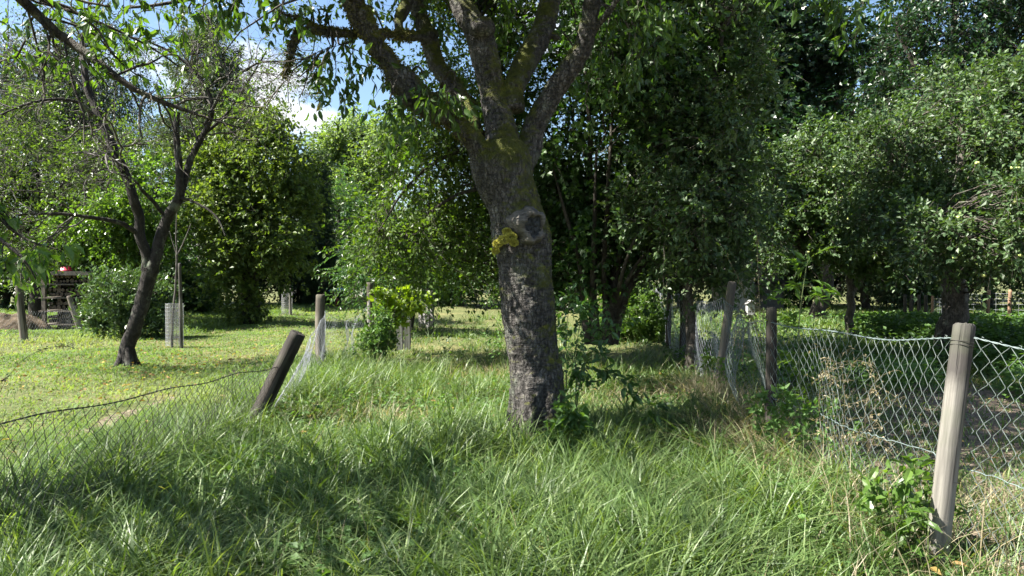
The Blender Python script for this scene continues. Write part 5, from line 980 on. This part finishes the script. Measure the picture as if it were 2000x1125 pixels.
plant('bramble', 'tangled bramble climbing the dark fence post', P(1505, 850, 8.0), [S_((1500, 850, 8.0), (1510, 780, 7.9), (1490, 720, 7.8)), S_((1510, 860, 7.8), (1530, 800, 7.6), (1500, 760, 7.5)), S_((1490, 850, 8), (1470, 770, 8), (1440, 730, 8.1)), S_((1520, 850, 7.6), (1560, 800, 7.4), (1600, 790, 7.2))], 12, .06, .7, M['hazel_leaf'], 807, 'fold', per=5, l=.2, droop=.3, rad=.005)
plant('young_hedge_shoot', 'loose leafy shoot by the fence between the ash seedling and the dark post', P(1530, 880, 6.8), [S_((1530, 900, 6.8), (1520, 800, 6.8), (1490, 700, 6.8)), S_((1535, 900, 6.8), (1545, 820, 6.7), (1600, 760, 6.6))], 16, .09, .45, M['lush_leaf'], 808, 'fold', True, per=9, l=.24, droop=.2, rad=.006)
plant('dry_stalk', 'tall straw coloured grass stalk standing before the black shed', P(1483, 760, 8.6), [S_((1486, 780, 8.6), (1485, 640, 8.6), (1480, 520, 8.6), (1478, 447, 8.6))], 16, .02, .3, M['dry'], 809, 'fold', per=6, l=.12, ang=.4, t0=.55, rad=.004, stemm=M['dry'])
plant('dry_stalk', 'bent straw stalk leaning away from the leaning grey post', P(1470, 760, 9.2), [S_((1400, 760, 9.2), (1440, 640, 9.2), (1455, 580, 9.2), (1420, 500, 9.2))], 6, .02, .3, M['dry'], 810, 'fold', per=4, l=.1, ang=.4, t0=.7, rad=.003, stemm=M['dry'])
plant('seeding_grass_stalk', 'arched grass stalk with a dark seed head above the lawn edge', P(-20, 830, 3.6), [S_((-60, 900, 3.6), (20, 730, 3.6), (90, 680, 3.6), (145, 678, 3.6))], 14, .016, .3, M['twig'], 811, 'fold', per=5, l=.03, ang=.3, t0=.8, rad=.0018, stemm=M['dry'])
plant('seeding_grass_stalk', 'short stalk with a single dark bud at the outer end of the left mesh', P(-20, 830, 3.4), [S_((-80, 860, 3.4), (-20, 775, 3.4), (12, 737, 3.4))], 5, .014, .5, M['twig'], 812, 'fold', per=5, l=.015, ang=.4, t0=.9, rad=.0018, stemm=M['dry'])
plant('trunk_side_shoot', 'thin leafy twig low on the shaded lawn side of the cherry trunk', P(965, 690, 9), [S_((985, 720, 9), (975, 640, 9), (962, 618, 9)), S_((985, 720, 9), (970, 670, 9), (950, 655, 9))], 7, .06, .5, M['weed'], 813, 'fold', per=5, l=.12, rad=.004)
plant('fence_weed', 'leafy weed clump hiding the foot of the dark fence post', P(1540, 900, 5.6), [S_((1500, 900, 5.9), (1495, 830, 5.8), (1480, 780, 5.8)), S_((1560, 920, 5.6), (1570, 850, 5.5), (1590, 800, 5.5)), S_((1530, 900, 5.8), (1520, 840, 5.7), (1530, 770, 5.7))], 16, .07, .6, M['weed'], 815, 'fold', per=8, l=.16, droop=.3, rad=.005)
plant('tall_weed', 'tall green weed leaning on the mesh just behind the dark wire wound post', P(1440, 800, 8.2), [S_((1430, 860, 8.2), (1435, 760, 8.2), (1445, 680, 8.2)), S_((1445, 860, 8.1), (1460, 770, 8.0), (1470, 700, 8.0))], 14, .07, .5, M['weed'], 817, 'fold', per=7, l=.16, droop=.3, rad=.005)
plant('tall_weed', 'bright weed standing against the mesh right of the ash seedling', P(1625, 880, 5.2), [S_((1620, 950, 5.2), (1625, 860, 5.2), (1615, 780, 5.2)), S_((1640, 950, 5.1), (1655, 880, 5.1), (1670, 830, 5.1))], 14, .055, .5, M['weed'], 818, 'fold', per=7, l=.13, droop=.3, rad=.004)
plant('tall_weed', 'low weed in front of the leaning grey post', P(1385, 760, 8.8), [S_((1380, 800, 8.8), (1385, 740, 8.8), (1375, 690, 8.8)), S_((1395, 800, 8.7), (1405, 740, 8.7), (1400, 700, 8.7))], 12, .07, .5, M['lush_leaf'], 819, 'fold', per=7, l=.15, droop=.3, rad=.005)
plant('dead_bindweed', 'brown dead tangle hanging on the mesh between ash seedling and near post', P(1660, 860, 5.0), [S_((1640, 900, 5.2), (1650, 780, 5.1), (1640, 690, 5.1)), S_((1700, 900, 4.9), (1690, 800, 4.8), (1720, 720, 4.7)), S_((1610, 900, 5.4), (1600, 780, 5.4), (1620, 700, 5.3))], 22, .03, .4, M['dry'], 816, 'fold', per=6, l=.3, droop=.5, rad=.003, stemm=M['dry'], up=-.3, t0=.05)
# strip-side vegetation on the collapsed right mesh
plant('dead_climber', 'pale dead climber draped over the fence beside the leaning grey post', P(1450, 700, 10.4), [S_((1430, 720, 10.6), (1440, 620, 10.5), (1460, 590, 10.3), (1500, 610, 9.6)), S_((1450, 720, 10.2), (1455, 650, 10.2), (1480, 600, 9.8)), S_((1470, 740, 9.8), (1480, 660, 9.6), (1450, 610, 10.2))], 26, .045, .5, M['dry'], 814, 'fold', per=7, l=.3, droop=.6, rad=.006, stemm=M['dry'], up=-.5, t0=.05)
